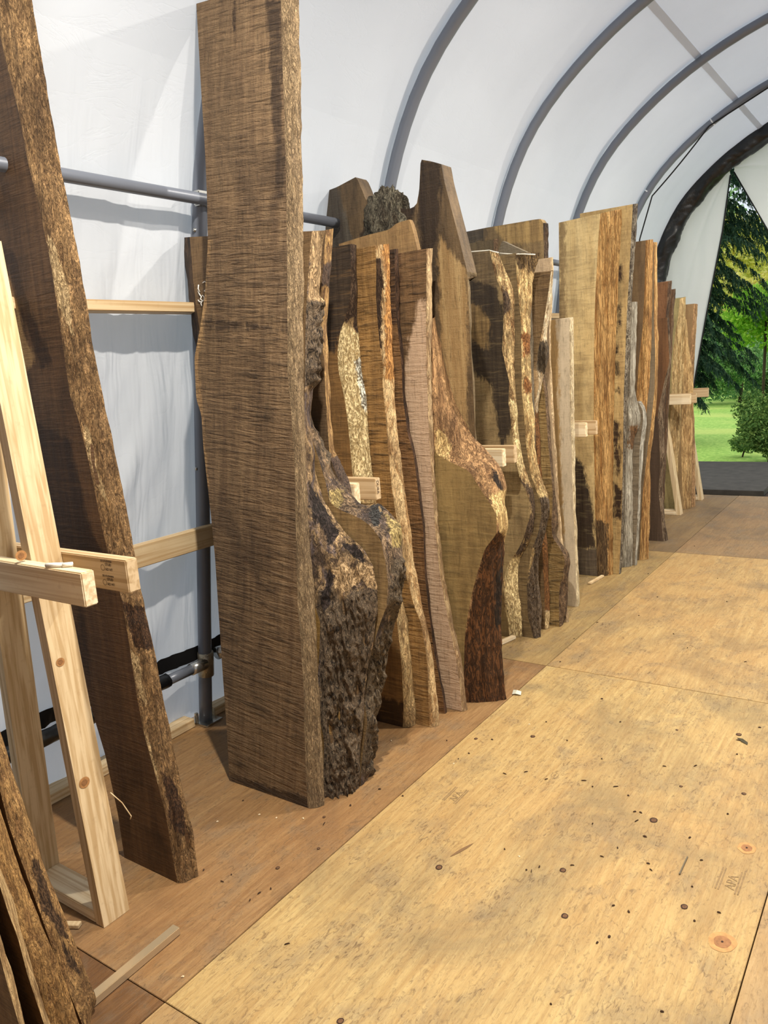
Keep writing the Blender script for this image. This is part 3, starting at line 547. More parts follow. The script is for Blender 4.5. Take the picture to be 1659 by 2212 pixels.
# ---------------------------------------------------------------- shelter frame
PROF=[(-1.15,0),(-1.09,.4),(-1.03,.8),(-.97,1.2),(-.905,1.65),(-.855,2.0),(-.795,2.3),(-.73,2.5),(-.65,2.68),(-.55,2.85),(-.42,3.0),(-.28,3.12),(-.1,3.25),(.1,3.365),(.33,3.465),(.6,3.55),(.95,3.615),(1.3,3.635)]
PROF=PROF+[(2.6-x,z) for x,z in PROF[::-1][1:]]
pf=np.array(PROF);d=np.r_[0,np.cumsum(np.linalg.norm(np.diff(pf,axis=0),axis=1))];PL=d[-1]
tt=np.linspace(0,PL,161);pf=np.stack([np.interp(tt,d,pf[:,0]),np.interp(tt,d,pf[:,1])],1)
for _ in range(6): q=pf.copy();q[1:-1]=.25*pf[:-2]+.5*pf[1:-1]+.25*pf[2:];pf=q
tg=np.gradient(pf,axis=0);tg/=np.linalg.norm(tg,axis=1)[:,None];nrm=np.stack([-tg[:,1],tg[:,0]],1)  # outward
STEEL=plain('grey_powder_coat',(110,116,128),.38,.15,spec=.5)
GALV=plain('galvanised',(190,190,186),.25,.9)
BLK=plain('black_plastic',(15,16,18),.36,0,.5,14,.5)
names=['steel arch nearest the camera, left of the tallest slab','steel arch rising behind the forked crotch slab','steel arch rising behind the wide weathered slab','steel arch rising behind the honey-coloured slab','steel arch with a black cable tied to it']
for i,y in enumerate([-1.25,-.03,1.19,2.43,3.67,4.9,6.12,7.33]):
    lb={0:'steel arch behind the camera, out of the photo',1:'steel arch just off the left photo edge',7:'end arch wrapped in a crinkled black sleeve around the doorway'}.get(i,names[i-2] if 2<=i<=6 else '')
    t=thing('arch_tube',(-1.15,y,0),lb,'arch','steel arches of the shelter')
    tube('arch_pipe',[(x,y,z) for x,z in pf[::2]],.030,STEEL,t)
    V=[];box('foot_plate',(-1.21,y-.05,0),(-1.09,y+.05,.008),GALV,t,0)
    if i==2:
        for z,xx in ((2.119,-.841),(1.187,-.992)):
            tube('bolt',[(xx+.012,y-.026,z),(xx+.020,y-.034,z)],.007,GALV,t,8)
        box('tube_bracket',(-.80,y-.045,2.20),(-.765,y+.045,2.255),GALV,t,.004)
        tube('clamp',[(-1.108,y,.235),(-1.099,y,.30),(-1.095,y,.345)],.036,plain('clamp_steel',(170,160,140),.3,.8,.6,60),t,16)
        tube('clamp_socket',[(-1.085,y-.02,.30),(-1.085,y-.10,.30)],.027,GALV,t,14)
        tube('clamp_end',[(-1.075,y+.05,.325),(-1.075,y+.085,.325)],.03,GALV,t,14)
        box('anchor_bolt',(-1.16,y-.055,.008),(-1.145,y-.04,.06),GALV,t,.003)
    if i==7:
        S=[]
        for k in range(0,161,1):
            if pf[k,1]>1.2: S.append((pf[k,0]+.0*nrm[k,0],y-.02,pf[k,1]))
        Q=[np.array(S[0])]
        P_=np.array(S);dd=np.r_[0,np.cumsum(np.linalg.norm(np.diff(P_,axis=0),axis=1))];ts=np.arange(0,dd[-1],.012)
        P_=np.stack([np.interp(ts,dd,P_[:,q]) for q in range(3)],1)
        nn=len(P_)-1
        tube('black_sleeve',P_,.075,BLK,t,40,rf=lambda s,a:.098+.020*nz(s*nn*.012*6,math.cos(a)*1.4,math.sin(a)*1.4)+.014*abs(nz(s*nn*.012*16+2*math.cos(a),math.sin(a)*2.,3)),caps=True)
t=thing('top_rail',(-.765,2.5,2.215),'grey steel rail running level along the wall near the slab tops','rail')
tube('rail_pipe',[(-.765,-2.1,2.225),(-.765,1.2,2.222),(-.765,1.985,2.218)],.022,STEEL,t);tube('rail_pipe',[(-.765,2.12,2.216),(-.765,7.3,2.185)],.022,STEEL,t)
t=thing('bottom_rail',(-1.085,.5,.30),'low grey tube with a black crinkled sleeve near the wall base','rail')
tube('rail_pipe',[(-1.085,.94,.30),(-1.085,1.10,.30)],.0225,STEEL,t)
sl=[(-1.085,-2+.02*k,.30) for k in range(149)]
tube('black_sleeve',sl,.03,BLK,t,24,rf=lambda s,a:.030+.006*nz(s*60,math.cos(a)*2,math.sin(a)*2))
# ---------------------------------------------------------------- fabric cover
def fabric(name,trans=.32,c=(216,221,229),folds=0.):
    t=NT(name)
    f=t.noise(t.coord((0,0,0),(1,1,1)),900,2);f2=t.noise(t.coord((3,1,2),(1,1,1)),1.2,3)
    col=t.mix(t.step(f2,.3,.75),lin(c),lin(tuple(x-9 for x in c)))
    cr=t.noise(t.coord((0,0,0),(2.2,2.2,5)),1.6,5,.6,1.2);cr2=t.math('ABSOLUTE',t.math('SUBTRACT',cr,.5));cr3=t.step(cr2,0,.03)
    d_=t.n('ShaderNodeBsdfDiffuse');tr=t.n('ShaderNodeBsdfTranslucent');mx=t.n('ShaderNodeMixShader')
    bu=t.n('ShaderNodeBump');bu.inputs['Strength'].default_value=.10;bu.inputs['Distance'].default_value=.004;t.l(t.math('ADD',cr3,t.math('MULTIPLY',f,.15)),bu.inputs['Height'])
    
    nrm_=bu.outputs[0]
    if folds:
        mp=t.n('ShaderNodeMapping');t.l(t.n('ShaderNodeTexCoord').outputs['Object'],mp.inputs[0]);mp.inputs['Rotation'].default_value=(math.radians(28),0,0);mp.inputs['Scale'].default_value=(1,8.5,1.1)
        ff=t.noise(mp.outputs[0],1,3,.5,.5);b2=t.n('ShaderNodeBump');b2.inputs['Strength'].default_value=folds;b2.inputs['Distance'].default_value=.05
        zz=t.n('ShaderNodeSeparateXYZ');t.l(t.n('ShaderNodeNewGeometry').outputs['Position'],zz.inputs[0]);t.l(t.math('MULTIPLY',ff,t.step(zz.outputs[2],2.7,1.7)),b2.inputs['Height'])
        t.l(nrm_,b2.inputs['Normal']);nrm_=b2.outputs[0]
    t.l(nrm_,d_.inputs['Normal']);t.l(col,d_.inputs[0]);t.l(col,tr.inputs[0]);mx.inputs[0].default_value=trans
    t.l(d_.outputs[0],mx.inputs[1]);t.l(tr.outputs[0],mx.inputs[2]);t.l(mx.outputs[0],t.out.inputs[0]);return t.m
FAB=fabric('cover_fabric');FABW=fabric('cover_fabric_wall',folds=.8)
ys=np.linspace(-2.3,7.40,520);n=len(pf);ex=np.array([(-1.165,-.06)])
def fabrow(i,y):
    x,z=pf[i];nx,nzv=nrm[i]
    if y<0: pass
    ph=((y+.03)/1.225)%1.0;mid=math.sin(math.pi*ph)
    low=max(0,min(1,(2.5-z)/1.4)) if x<1.3 else .3
    cc=y*.87-z*.52;al=y*.52+z*.87
    w=.044*mid*low*nz(cc*6.5,al*.9,2.)+.046*mid*low*abs(nz(cc*13,al*1.1,7.))+.008*low*nz(cc*30,al*2.,3.)
    w+=.014*(.25+low)*nz(y*2.2,z*2.,5.)+.005*nz(y*7,x*5,z*5)+.006*max(0,nz(y*3,x*2,z*2+8))*abs(nz(y*14+z*9,x*16,z*6))
    ov=.040+.035*max(0,1-z/.35)*(x<1.3)
    o=ov+w
    return (x+nx*o,y,max(z+nzv*o,-.03))
Rws=[[fabrow(i,y) for y in ys] for i in range(n)]
def fpart(nm,a,b):
    V=[p for r_ in Rws[a:b+1] for p in r_];o=obj(nm,V,grid(b-a,len(ys)-1),FABW if nm=='wall_left' else FAB);tag(o,kind='structure');return o
ia=next(i for i in range(n) if pf[i,1]>2.6);fpart('wall_left',0,ia);fpart('ceiling',ia,n-1-ia);fpart('wall_right',n-1-ia,n-1)
def endpanel(nm,y,A,B,mat,na=60,nb=24,amp=.012,lab=None):
    """ruled sheet between polylines A and B in the plane of constant y"""
    def rs(P,k):
        P=np.array(P,float);d=np.r_[0,np.cumsum(np.linalg.norm(np.diff(P,axis=0),axis=1))];t=np.linspace(0,d[-1],k+1);return np.stack([np.interp(t,d,P[:,0]),np.interp(t,d,P[:,1])],1)
    A=rs(A,na);B=rs(B,na);V=[]
    for i in range(na+1):
        for j in range(nb+1):
            s=j/nb;x,z=A[i]*(1-s)+B[i]*s
            V.append((x,y+amp*nz(x*5,z*1.6,1.)+amp*.5*nz(x*14,z*3,4.)+.006*math.exp(-((s-.45)/.03)**2),z))
    o=obj(nm,V,grid(na,nb),mat);tag(o,kind='structure');return o
arcL=[(x-.0,z) for x,z in pf if x<-.13][::-1]
FW=fabric('end_fabric',.34,(226,228,232))
endpanel('door_1',7.37,[(-.123,3.09),(-.189,2.586),(-.333,1.815),(-.442,1.182),(-.60,.03)],[(-.15,3.22)]+arcL,FW)
arcR=[(x,z) for x,z in pf if x>=-.13]
endpanel('door_2',7.37,[(-.09,3.112),(.214,2.533),(.9,1.35),(1.75,.03)],[(-.09,3.25)]+arcR,FW,80,40)
EDG=plain('black_binding',(20,20,22),.6)
t=tube('trim_1',[(-.121,7.36,3.09),(-.187,7.355,2.586),(-.331,7.355,1.815),(-.440,7.36,1.182),(-.598,7.36,.03)],.007,EDG);tag(t,kind='structure')
t=tube('trim_2',[(-.09,7.355,3.112),(.214,7.355,2.533),(.9,7.36,1.35),(1.75,7.36,.03)],.006,EDG);tag(t,kind='structure')
endpanel('wall_near',-2.28,[(-1.15,0),(3.75,0)],[(x,z) for x,z in pf[2:-2]],FW,60,30)
# webbing strip and ceiling seam, sewn to the cover
V=[]
for y in ys:
    x0,_,z0=fabrow(8,y)
    for z in (.305,.375):
        i=int(np.argmin(abs(pf[:80,1]-z)));p=fabrow(i,y);V.append((p[0]+.006,y,z))
t=obj('trim_3',V,[(2*i,2*i+1,2*i+3,2*i+2) for i in range(len(ys)-1)],EDG);tag(t,kind='structure')
SM=fabric('seam_tape',.31,(216,220,227));V=[]
i0=int(np.argmin(abs(pf[:,0]-.13)))
for y in ys:
    for k in (0,1):
        p=fabrow(i0,y);q=fabrow(i0+1,y);V.append(tuple(np.array(p)*(1-k*.7)+np.array(q)*k*.7+np.array((.002,0,-.004))))
t=obj('trim_4',V,[(2*i,2*i+1,2*i+3,2*i+2) for i in range(len(ys)-1)],SM);tag(t,kind='structure')
# sills on the floor
for a,b,nm in ((-2.2,1.125,'baseboard_left'),(1.245,7.25,'baseboard_left')):
    t=box(nm,(-1.235,a,0),(-1.146,b,.04),LY);tag(t,kind='structure')
# black cable on the tied arch
t=thing('cable',(0,6.09,3.2),'thin black cable strung loosely along the tied arch','cable')
def yy(x,z): return (x,6.085,z)
def mid(a,b,s,n_=8): return [tuple(np.array(a)*(1-k/n_)+np.array(b)*(k/n_)-np.array((0,0,s*math.sin(math.pi*k/n_)))) for k in range(n_)]
cp=mid(yy(1.25,3.60),yy(.40,3.445),.0)+mid(yy(.40,3.445),yy(-.034,3.262),.0)+mid(yy(-.034,3.262),yy(-.492,2.805),.012)+mid(yy(-.492,2.805),yy(-.60,2.47),-.0)+[yy(-.60,2.47),yy(-.66,2.1)]
tube('cable_line',cp,.006,EDG,t,8)
TIE=plain('zip_tie',(226,228,230),.5)
for a,(x,z) in enumerate([(-.034,3.28),(-.496,2.822)]):
    k=int(np.argmin(np.hypot(pf[:,0]-x,pf[:,1]-z)));ax=Vector((pf[k,0],6.12,pf[k,1]));tv=Vector((tg[k,0],0,tg[k,1]));nv=Vector((nrm[k,0],0,nrm[k,1]))
    pts=[ax+(nv*math.cos(2*math.pi*j/20)+Vector((0,1,0))*math.sin(2*math.pi*j/20))*.030 for j in range(21)]
    V=[];
    for p in pts:
        for w_ in (-.005,.005): V.append(tuple(p+tv*w_))
    tag(obj('zip_tie',V,[(2*i,2*i+1,2*i+3,2*i+2) for i in range(20)],TIE),['white zip tie holding the cable, higher on the arch','white zip tie holding the cable, lower on the arch'][a],'zip tie','zip ties on the tied arch')
# ---------------------------------------------------------------- floor
def ply(name,c0,c1,dk,seed,dirt=.5,stain=None):
    t=NT(name);o=(seed*5.3,seed*2.7,0);c0,c1,dk=[adj(c,.88,.04) for c in (c0,c1,dk)]
    geo=t.n('ShaderNodeNewGeometry').outputs['Position']
    g1=t.noise(t.coord(o,(40,3.,1),geo),1,5,.68,1.3);g2=t.noise(t.coord(o,(150,16,1),geo),1,4,.7,.8)
    b1=t.noise(t.coord(o,(2.1,1.5,1),geo),1,5,.65,.8);b2=t.noise(t.coord(o,(6,4.4,1),geo),1,6,.7,.4);b3=t.noise(t.coord(o,(80,60,1),geo),1,4,.7);b4=t.noise(t.coord(o,(1.3,1.1,1),geo),1,3,.6)
    g5=t.noise(t.coord(o,(60,26,1),geo),1,5,.72,1.6)
    ring=t.noise(t.coord(o,(3.2,.8,1),geo),1,2,.5,.4);ring=t.math('ABSOLUTE',t.math('SUBTRACT',t.math('FRACT',t.math('MULTIPLY',ring,19)),.5))
    col=t.mix(t.step(g1,.36,.64),lin(c0),lin(c1))
    col=t.mix(t.math('MULTIPLY',t.step(b4,.4,.65),.35),col,lin(tuple(a*f for a,f in zip(c1,(1.02,.94,.9)))))
    col=t.mix(t.math('MULTIPLY',t.step(ring,.34,.5),.22),col,lin(c1))
    col=t.mix(t.math('MULTIPLY',t.step(b1,.48,.70),dirt*1.1),col,lin(dk))
    col=t.mix(t.math('MULTIPLY',t.step(b2,.50,.72),dirt),col,lin((118,106,88)))
    mud=t.math('MULTIPLY',t.step(g5,.52,.66),t.math('MULTIPLY_ADD',t.step(b2,.4,.6),.60,.22));col=t.mix(mud,col,lin((96,74,50)))
    col=t.mix(t.math('MULTIPLY',t.step(g2,.56,.70),.42),col,lin((104,78,50)))
    col=t.mix(t.math('MULTIPLY',t.step(b3,.64,.72),.55),col,lin((78,58,40)))
    h=t.math('ADD',t.math('MULTIPLY',g1,.5),t.math('ADD',t.math('MULTIPLY',g2,.6),t.math('MULTIPLY',g5,.6)))
    return t.bsdf(col,.55,0,h,.6,.004,.35)
FL=box('floor',(-1.32,-2.6,-.10),(3.85,7.40,-.019),plain('joist_wood',(70,54,40),.9));tag(FL,kind='structure')
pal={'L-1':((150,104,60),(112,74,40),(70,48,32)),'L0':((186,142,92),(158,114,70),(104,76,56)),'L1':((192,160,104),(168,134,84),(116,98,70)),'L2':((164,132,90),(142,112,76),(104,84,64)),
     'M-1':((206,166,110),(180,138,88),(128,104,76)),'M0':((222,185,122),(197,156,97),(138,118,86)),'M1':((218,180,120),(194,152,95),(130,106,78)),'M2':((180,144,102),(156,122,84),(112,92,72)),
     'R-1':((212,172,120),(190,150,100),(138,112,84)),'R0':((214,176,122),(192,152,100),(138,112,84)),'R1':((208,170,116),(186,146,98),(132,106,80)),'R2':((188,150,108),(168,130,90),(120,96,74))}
sheets={}
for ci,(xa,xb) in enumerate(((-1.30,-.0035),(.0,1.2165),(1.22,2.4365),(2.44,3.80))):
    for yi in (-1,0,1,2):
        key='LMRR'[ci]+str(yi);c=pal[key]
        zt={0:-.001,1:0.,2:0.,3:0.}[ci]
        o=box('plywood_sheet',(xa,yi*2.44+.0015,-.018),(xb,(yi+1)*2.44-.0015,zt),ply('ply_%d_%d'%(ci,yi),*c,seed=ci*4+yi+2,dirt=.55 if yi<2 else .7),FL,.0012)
        sheets[(ci,yi)]=o
# knots, plugs and printed marks that belong to the sheets
KN=plain('knot_wood',(112,80,54),.7,0,.4,150,var=.7);KR=plain('knot_ring',(196,148,92),.6,var=.5,bsc=60)
KD=plain('knot_dark',(60,40,30),.8,var=.5,bsc=120)
def disc(name,x,y,rx,ry,mat,parent,z=.0012,n=18,jag=.15):
    V=[(x,y,z)];sd=x*7+y*3
    for k in range(n):
        a=2*math.pi*k/n;q=1+jag*nz(math.cos(a)*1.5,math.sin(a)*1.5,sd);V.append((x+rx*q*math.cos(a),y+ry*q*math.sin(a),z))
    return obj(name,V,[(0,1+k,1+(k+1)%n) for k in range(n)],mat,parent,smooth=False)
for u,v,s in [(948,1874,1.),(1216,1880,.9),(1220,1979,.9),(1412,1772,1.2),(1478,1959,.9),(1596,1587,1.),(1151,1591,.9),(1471,1699,.55),(1607,1715,.7),(1462,1577,.5),(1393,1807,.5),(735,2206,.8),(600,1875,0.6),(688,1833,.5),(1028,1596,.7),(700,1765,.5)]:
    P=at(u,v,2,0.);ci=0 if P[0]<0 else 1 if P[0]<1.22 else 2;yi=int(P[1]//2.44)
    disc('knot_hole',P[0],P[1],.011*s,.012*s,KD,sheets[(ci,yi)]);disc('knot_core',P[0]+.001,P[1]-.0005,.0075*s,.0085*s,KN,sheets[(ci,yi)],.0016)
for u,v,s in [(1560,2035,1.),(1613,1832,.75)]:
    P=at(u,v,2,0.)
    disc('knot',P[0],P[1],.034*s,.040*s,KR,sheets[(1,0)],.0008,24);disc('knot_core',P[0],P[1],.021*s,.024*s,plain('kc',(160,112,70),.6,var=.6,bsc=90),sheets[(1,0)],.0012)
    disc('knot_hole',P[0],P[1],.003,.004,KD,sheets[(1,0)],.0016)
STM=plain('faded_stamp',(150,124,88),.8,var=.6,bsc=90)
def MFL(x,y,rot): return Matrix.Translation((x,y,.0009))@Matrix.Rotation(math.radians(rot),4,'Z')
def fstamp(x,y,rot,sc):
    s=sheets[(1,0)];R_=Matrix.Rotation(math.radians(rot),4,'Z')
    text('grade_stamp','APA',.038*sc,MFL(x,y,rot)@Matrix.Translation((-.04*sc,-.015*sc,0)),STM,s)
    for k in (-1,1):
        for q in (0,.008):
            a=Vector((-.055*sc,(k*.026+q-.004)*sc,.0005));V=[R_@(a+Vector(d_)*1) for d_ in ((0,0,0),(.11*sc,0,0),(.11*sc,.004*sc,0),(0,.004*sc,0))]
            obj('stamp_bar',[(v.x+x,v.y+y,.001) for v in V],[(0,1,2,3)],STM,s,smooth=False)
fstamp(.184,1.182,90,.9);fstamp(1.12,1.16,90,1.)
# litter on the floor, each bit on its own
CHP=plain('chip_dark',(70,50,34),.8,var=.4,bsc=80);CHL=plain('chip_light',(228,206,170),.7)
rc=random.Random(5);spots=[]
for u,v in [(1013,1628),(1090,1672),(1136,1668),(1180,1684),(1261,1687),(1330,1700),(1357,1719),(1371,1754),(1384,1756),(1435,1656),(1502,1655),(1592,1630),(1596,1600),(1375,1774),(1393,1808),(1280,1700),(1090,1835),(1137,1880),(1148,1882),(1165,1873),(1236,1870),(1300,1851),(1334,1832),(1400,1866),(1406,1880),(1495,1916),(1515,1859),(1553,1972),(1316,2024),(1290,2037),(1190,2170),(1430,2186),(1500,1990),(1358,1970),(1325,1957),(1572,1759),(1641,1572),(1280,1780),(1490,1810),(1340,1560),(1063,1598),(820,1705),(757,1740),(700,1780),(585,1920),(560,1930),(540,1945),(500,1890),(480,1905),(440,1880),(620,2040),(525,1480+250),(1290,1345),(1380,1330),(1420,1290),(1455,1370),(1500,1180),(1525,1130),(1400,1240),(1240,1380),(1300,1510),(1210,1290+140),(1485,1400),(1550,1250),(1610,1430),(1570,1300),(1180,1560),(1225,1600),(965,1600),(990,1640),(870,1720),(1300,1640)]:
    P=at(u,v,2,0.);spots.append((P[0],P[1]))
proto=None
for i,(x,y) in enumerate(spots):
    L_=rc.uniform(.005,.013);W_=rc.uniform(.0015,.004)
    if rc.random()<.2: L_,W_=rc.uniform(.014,.024),.0014
    a=rc.uniform(0,3.14);ca,sa=math.cos(a),math.sin(a)
    V=[];
    for zz,k in ((.0012,1),(.0042,.6)):
        for px_,py_ in ((-1,-.3),(-.4,-1),(.8,-.7),(1,.4),(.1,1),(-.8,.6)):
            X=px_*L_*k*.5;Y=py_*W_*k;V.append((X*ca-Y*sa,X*sa+Y*ca,zz))
    o=obj('wood_chip',V,[(5,4,3,2,1,0),(6,7,8,9,10,11)]+[(j,(j+1)%6,6+(j+1)%6,6+j) for j in range(6)],CHP,smooth=False)
    o.location=(x,y,0);tag(o,'small dark wood or bark chip lying on the plywood floor','wood chip','dark chips scattered over the floor')
for i,(u,v) in enumerate([(645,1730),(560,1760),(597,1767),(655,1768),(470,1775),(620,1700),(1121,1850),(1143,1565),(980,1650),(845,1600),(395,2110)]):
    P=at(u,v,2,0.);V=[(-.004,-.002,.001),(.004,-.003,.001),(.005,.002,.001),(-.003,.003,.001),(0,0,.005)]
    o=obj('wood_crumb',V,[(3,2,1,0),(0,1,4),(1,2,4),(2,3,4),(3,0,4)],CHL,smooth=False);o.location=(P[0],P[1],0);o.rotation_euler=(0,0,i)
    tag(o,'tiny pale wood crumb lying on the plywood floor','wood crumb','pale crumbs on the floor')
P=at(1000,1836,2,0.)
V=[];
for k in range(9):
    s=k/8;w_=.008*math.sin(math.pi*min(1,s*1.1+.03))**.8
    for q in (-1,1): V.append((P[0]+.012+.018*s*0-.03+.06*s*.6+q*w_*.7,P[1]-.05+.11*s-q*w_*.2,.0012))
t=obj('wood_splinter',V,[(2*i,2*i+1,2*i+3,2*i+2) for i in range(8)],plain('splinter',(120,92,62),.8),smooth=False)
tag(t,'long flat brown leaf-shaped splinter on the near plywood sheet','splinter')
P=at(1476,1872,2,0.);t=box('steel_nail',(P[0]-.002,P[1]-.045,.001),(P[0]+.002,P[1]+.05,.005),plain('nail',(120,110,92),.4,.6),None,.0008);tag(t,'straight grey nail-like sliver lying on the near sheet at right','nail')
P=at(1117,1500,2,0.);V=[(-.02,-.012,.002),(.0,-.016,.010),(.022,-.006,.004),(.018,.010,.014),(-.002,.016,.006),(-.022,.008,.016),(0,0,.022)]
t=obj('paper_scrap',V,[(0,1,6),(1,2,6),(2,3,6),(3,4,6),(4,5,6),(5,0,6)],plain('paper',(214,214,196),.7),smooth=False);t.location=(P[0],P[1],0);tag(t,'crumpled pale scrap lying on the seam by the dark-footed slab','scrap')
P=at(1605,1602,2,0.);V=[(-.006,-.03,.002),(.006,-.02,.004),(.008,.01,.006),(-.002,.032,.003),(-.009,.0,.004)]
t=obj('dried_leaf',V,[(0,1,2,3,4)],plain('leafd',(66,60,40),.7),smooth=False);t.location=(P[0],P[1],0);t.rotation_euler=(0,0,.9);tag(t,'dark dried leaf beside a knot near the right photo edge','leaf')
# spacer sticks and the steel bar
def stick(name,p,q,w_,h_,mat,label,cat,z=.001):
    p=Vector((p[0],p[1],z));q=Vector((q[0],q[1],z));d_=(q-p);Ln=d_.length;a=math.atan2(d_.y,d_.x)
    o=box(name,(0,-w_/2,0),(Ln,w_/2,h_),mat,None,.0012);o.location=p;o.rotation_euler=(0,0,a);tag(o,label,cat);return o
stick('steel_bar',(-.160,-.13),(-.170,.185),.028,.022,plain('bar',(196,176,144),.3,.55,.1,8),'square metal bar lying on the floor by the near rack foot','bar')
stick('spacer_stick',(-.296,3.86),(-.275,4.064),.022,.013,LY,'thin reddish spacer stick poking out under the honey-coloured slab','stick')
stick('spacer_stick',(-.372,2.50),(-.318,2.73),.030,.016,LX,'pale spacer stick under the second stack beside the dark foot','stick')
stick('floor_lath',(-.585,-.02),(-.445,.055),.02,.012,LY,'short lath lying behind the near rack foot plate','lath')
# chalk writing on the slab behind the tallest one
def scrib(pts,par,y0,b,w_=.0035):
    P=[Vector(atp(u,v,y0-.003,b)) for u,v in pts]
    tube('chalk_mark',P,w_,CH,par,6)
sb=ALL[6]
scrib([(429,615),(428,624),(432,631),(428,628),(431,636),(435,641),(433,646),(438,650),(434,655),(436,661)],sb,.94,.08,.0022)
scrib([(437,638),(441,641),(441,648),(436,652),(431,652),(428,648)],sb,.94,.08,.002)
scrib([(438,611),(442,608),(445,610)],sb,.94,.08,.0022);scrib([(441,629),(444,626),(443,630)],sb,.94,.08,.002)
SEAL=plain('end_sealer',(226,222,208),.6)
def onp(P,y0,b): return [Vector(atp(u,v,y0,b)) for u,v in P]
byl={o['label']:o for o in ALL}
def find(sub): return [o for k_,o in byl.items() if sub in k_][0]
o_=find('broad slab with a big dark stain');tube('sealed_top',onp([(1004,545),(1030,543),(1057,541),(1068,544),(1077,546)],2.738,.03),.0032,SEAL,o_,6)
o_=find('sinuous slab');tube('sealed_top',onp([(1079,547),(1100,549),(1130,549),(1156,550)],2.779,.03),.0032,SEAL,o_,6)
# torn bark left in the fork of the crotch slab
o_=find('forked crotch');c_=Vector(atp(828,478,2.005,0));V=[];Fc=[];na,nb=44,30
for i in range(nb+1):
    for j in range(na):
        th_=math.pi*i/nb;ph_=2*math.pi*j/na;d_=Vector((math.sin(th_)*math.cos(ph_),math.sin(th_)*math.sin(ph_),math.cos(th_)))
        r_=1+.22*nz(d_.x*4,d_.y*3,d_.z*2)-.30*abs(nz(d_.x*7,d_.y*5,d_.z*2.2+4))+.10*nz(d_.x*16,d_.y*16,d_.z*9)
        V.append(tuple(c_+Vector((d_.x*.135*r_,d_.y*.05*r_+.03,d_.z*.150*r_))))
for i in range(nb):
    for j in range(na): Fc.append((i*na+j,(i+1)*na+j,(i+1)*na+(j+1)%na,i*na+(j+1)%na))
tag(obj('crotch_bark',V,Fc,edge('crb',(118,108,90),(78,66,52),(34,26,20),sc=(30,30,9),flek=.8,bump=1.),o_),'rough grey-brown bark in the fork')
# knots on the near rack leg
lf=[c for c in r[0].children if c.name.startswith('front_leg')][0]
KL=plain('lumber_knot',(176,128,80),.6,var=.6,bsc=120);KL2=plain('lumber_knot_core',(146,104,66),.6,var=.6,bsc=200)
for u,v,ry_,rz_ in ((45,1200,.016,.014),(130,1430,.013,.012),(182,1690,.017,.016)):
    P=at(u,v,0,-.378)
    for _ in range(8): P=at(u,v,0,-.378-.063*P[2])
    for q_,(m_,e_) in enumerate(((KL,1.),(KL2,.55))):
        V=[(P[0]+.0012+.0006*q_,P[1],P[2])]+[(P[0]+.0012+.0006*q_-.063*rz_*e_*math.sin(2*math.pi*k/20),P[1]+ry_*e_*math.cos(2*math.pi*k/20)*(1+.1*nz(k,u,1)),P[2]+rz_*e_*math.sin(2*math.pi*k/20)) for k in range(20)]
        obj('knot',V,[(0,1+k,1+(k+1)%20) for k in range(20)],m_,lf,smooth=False)
tube('splinter',[(-.386,.178,.385),(-.370,.200,.345),(-.352,.212,.300),(-.352,.207,.292)],.0016,LZ,lf,6)
# sealed white top line on the broad stained slab
# ---------------------------------------------------------------- outside
def ground(name,c,z,x0,x1,y0,y1,mat,kind=True):
    t=obj(name,[(x0,y0,z),(x1,y0,z),(x1,y1,z),(x0,y1,z)],[(0,1,2,3)],mat,smooth=False);tag(t,kind='structure');return t
def grassmat():
    t=NT('lawn_grass');f=t.noise(t.coord((0,0,0),(14,14,1)),1,5,.7);f2=t.noise(t.coord((0,0,0),(.35,.9,1)),1,4,.6,.3)
    col=t.mix(t.step(f,.35,.65),lin((196,226,112)),lin((128,180,66)));col=t.mix(t.math('MULTIPLY',t.step(f2,.5,.62),.6),col,lin((216,226,120)))  # broad yellow patches stand for sunlight, painted into the grass colour
    return t.bsdf(col,.8,0,f,.5,.05)
ground('ground','',-.16,-40,30,7.42,60,grassmat())
SOIL=plain('soil',(58,48,40),.95,0,.8,12,var=.5)
t=box('trim_5',(-3.4,7.40,-.155),(6,8.0,-.075),SOIL,None,0);tag(t,kind='structure')
MAT=plain('weathered_ramp',(72,68,62),.85,0,.7,9,var=.55)
t=box('ramp_board',(-1.6,7.68,-.07),(.17,9.8,-.012),MAT,None,.006);tag(t,'weathered grey board lying outside the doorway','board')
t=thing('soil_edge',(0,10.1,-.155),'strip of dark soil and leaf litter between ramp and lawn','soil');V=[];Fc=[]
for i in range(60):
    for j in range(8):
        x=-4+i*.12;y=9.75+j*.11;V.append((x,y,-.155+.05*max(0,math.sin(math.pi*j/7))*(1+.8*nz(x*4,y*4,1))))
obj('soil_heap',V,[(i*8+j,(i+1)*8+j,(i+1)*8+j+1,i*8+j+1) for i in range(59) for j in range(7)],SOIL,t)
def leafmat(name,a,b,c,tr=.35):
    t=NT(name);f=t.noise(t.coord((0,0,0),(1,1,1)),2.2,4,.7);f2=t.noise(t.coord((5,0,0),(1,1,1)),17,2,.6)
    col=t.mix(t.step(f,.38,.62),lin(a),lin(b));col=t.mix(t.step(f2,.5,.62),col,lin(c))
    d_=t.n('ShaderNodeBsdfDiffuse');q=t.n('ShaderNodeBsdfTranslucent');mx=t.n('ShaderNodeMixShader');mx.inputs[0].default_value=tr
    t.l(col,d_.inputs[0]);t.l(col,q.inputs[0]);t.l(d_.outputs[0],mx.inputs[1]);t.l(q.outputs[0],mx.inputs[2]);t.l(mx.outputs[0],t.out.inputs[0]);return t.m
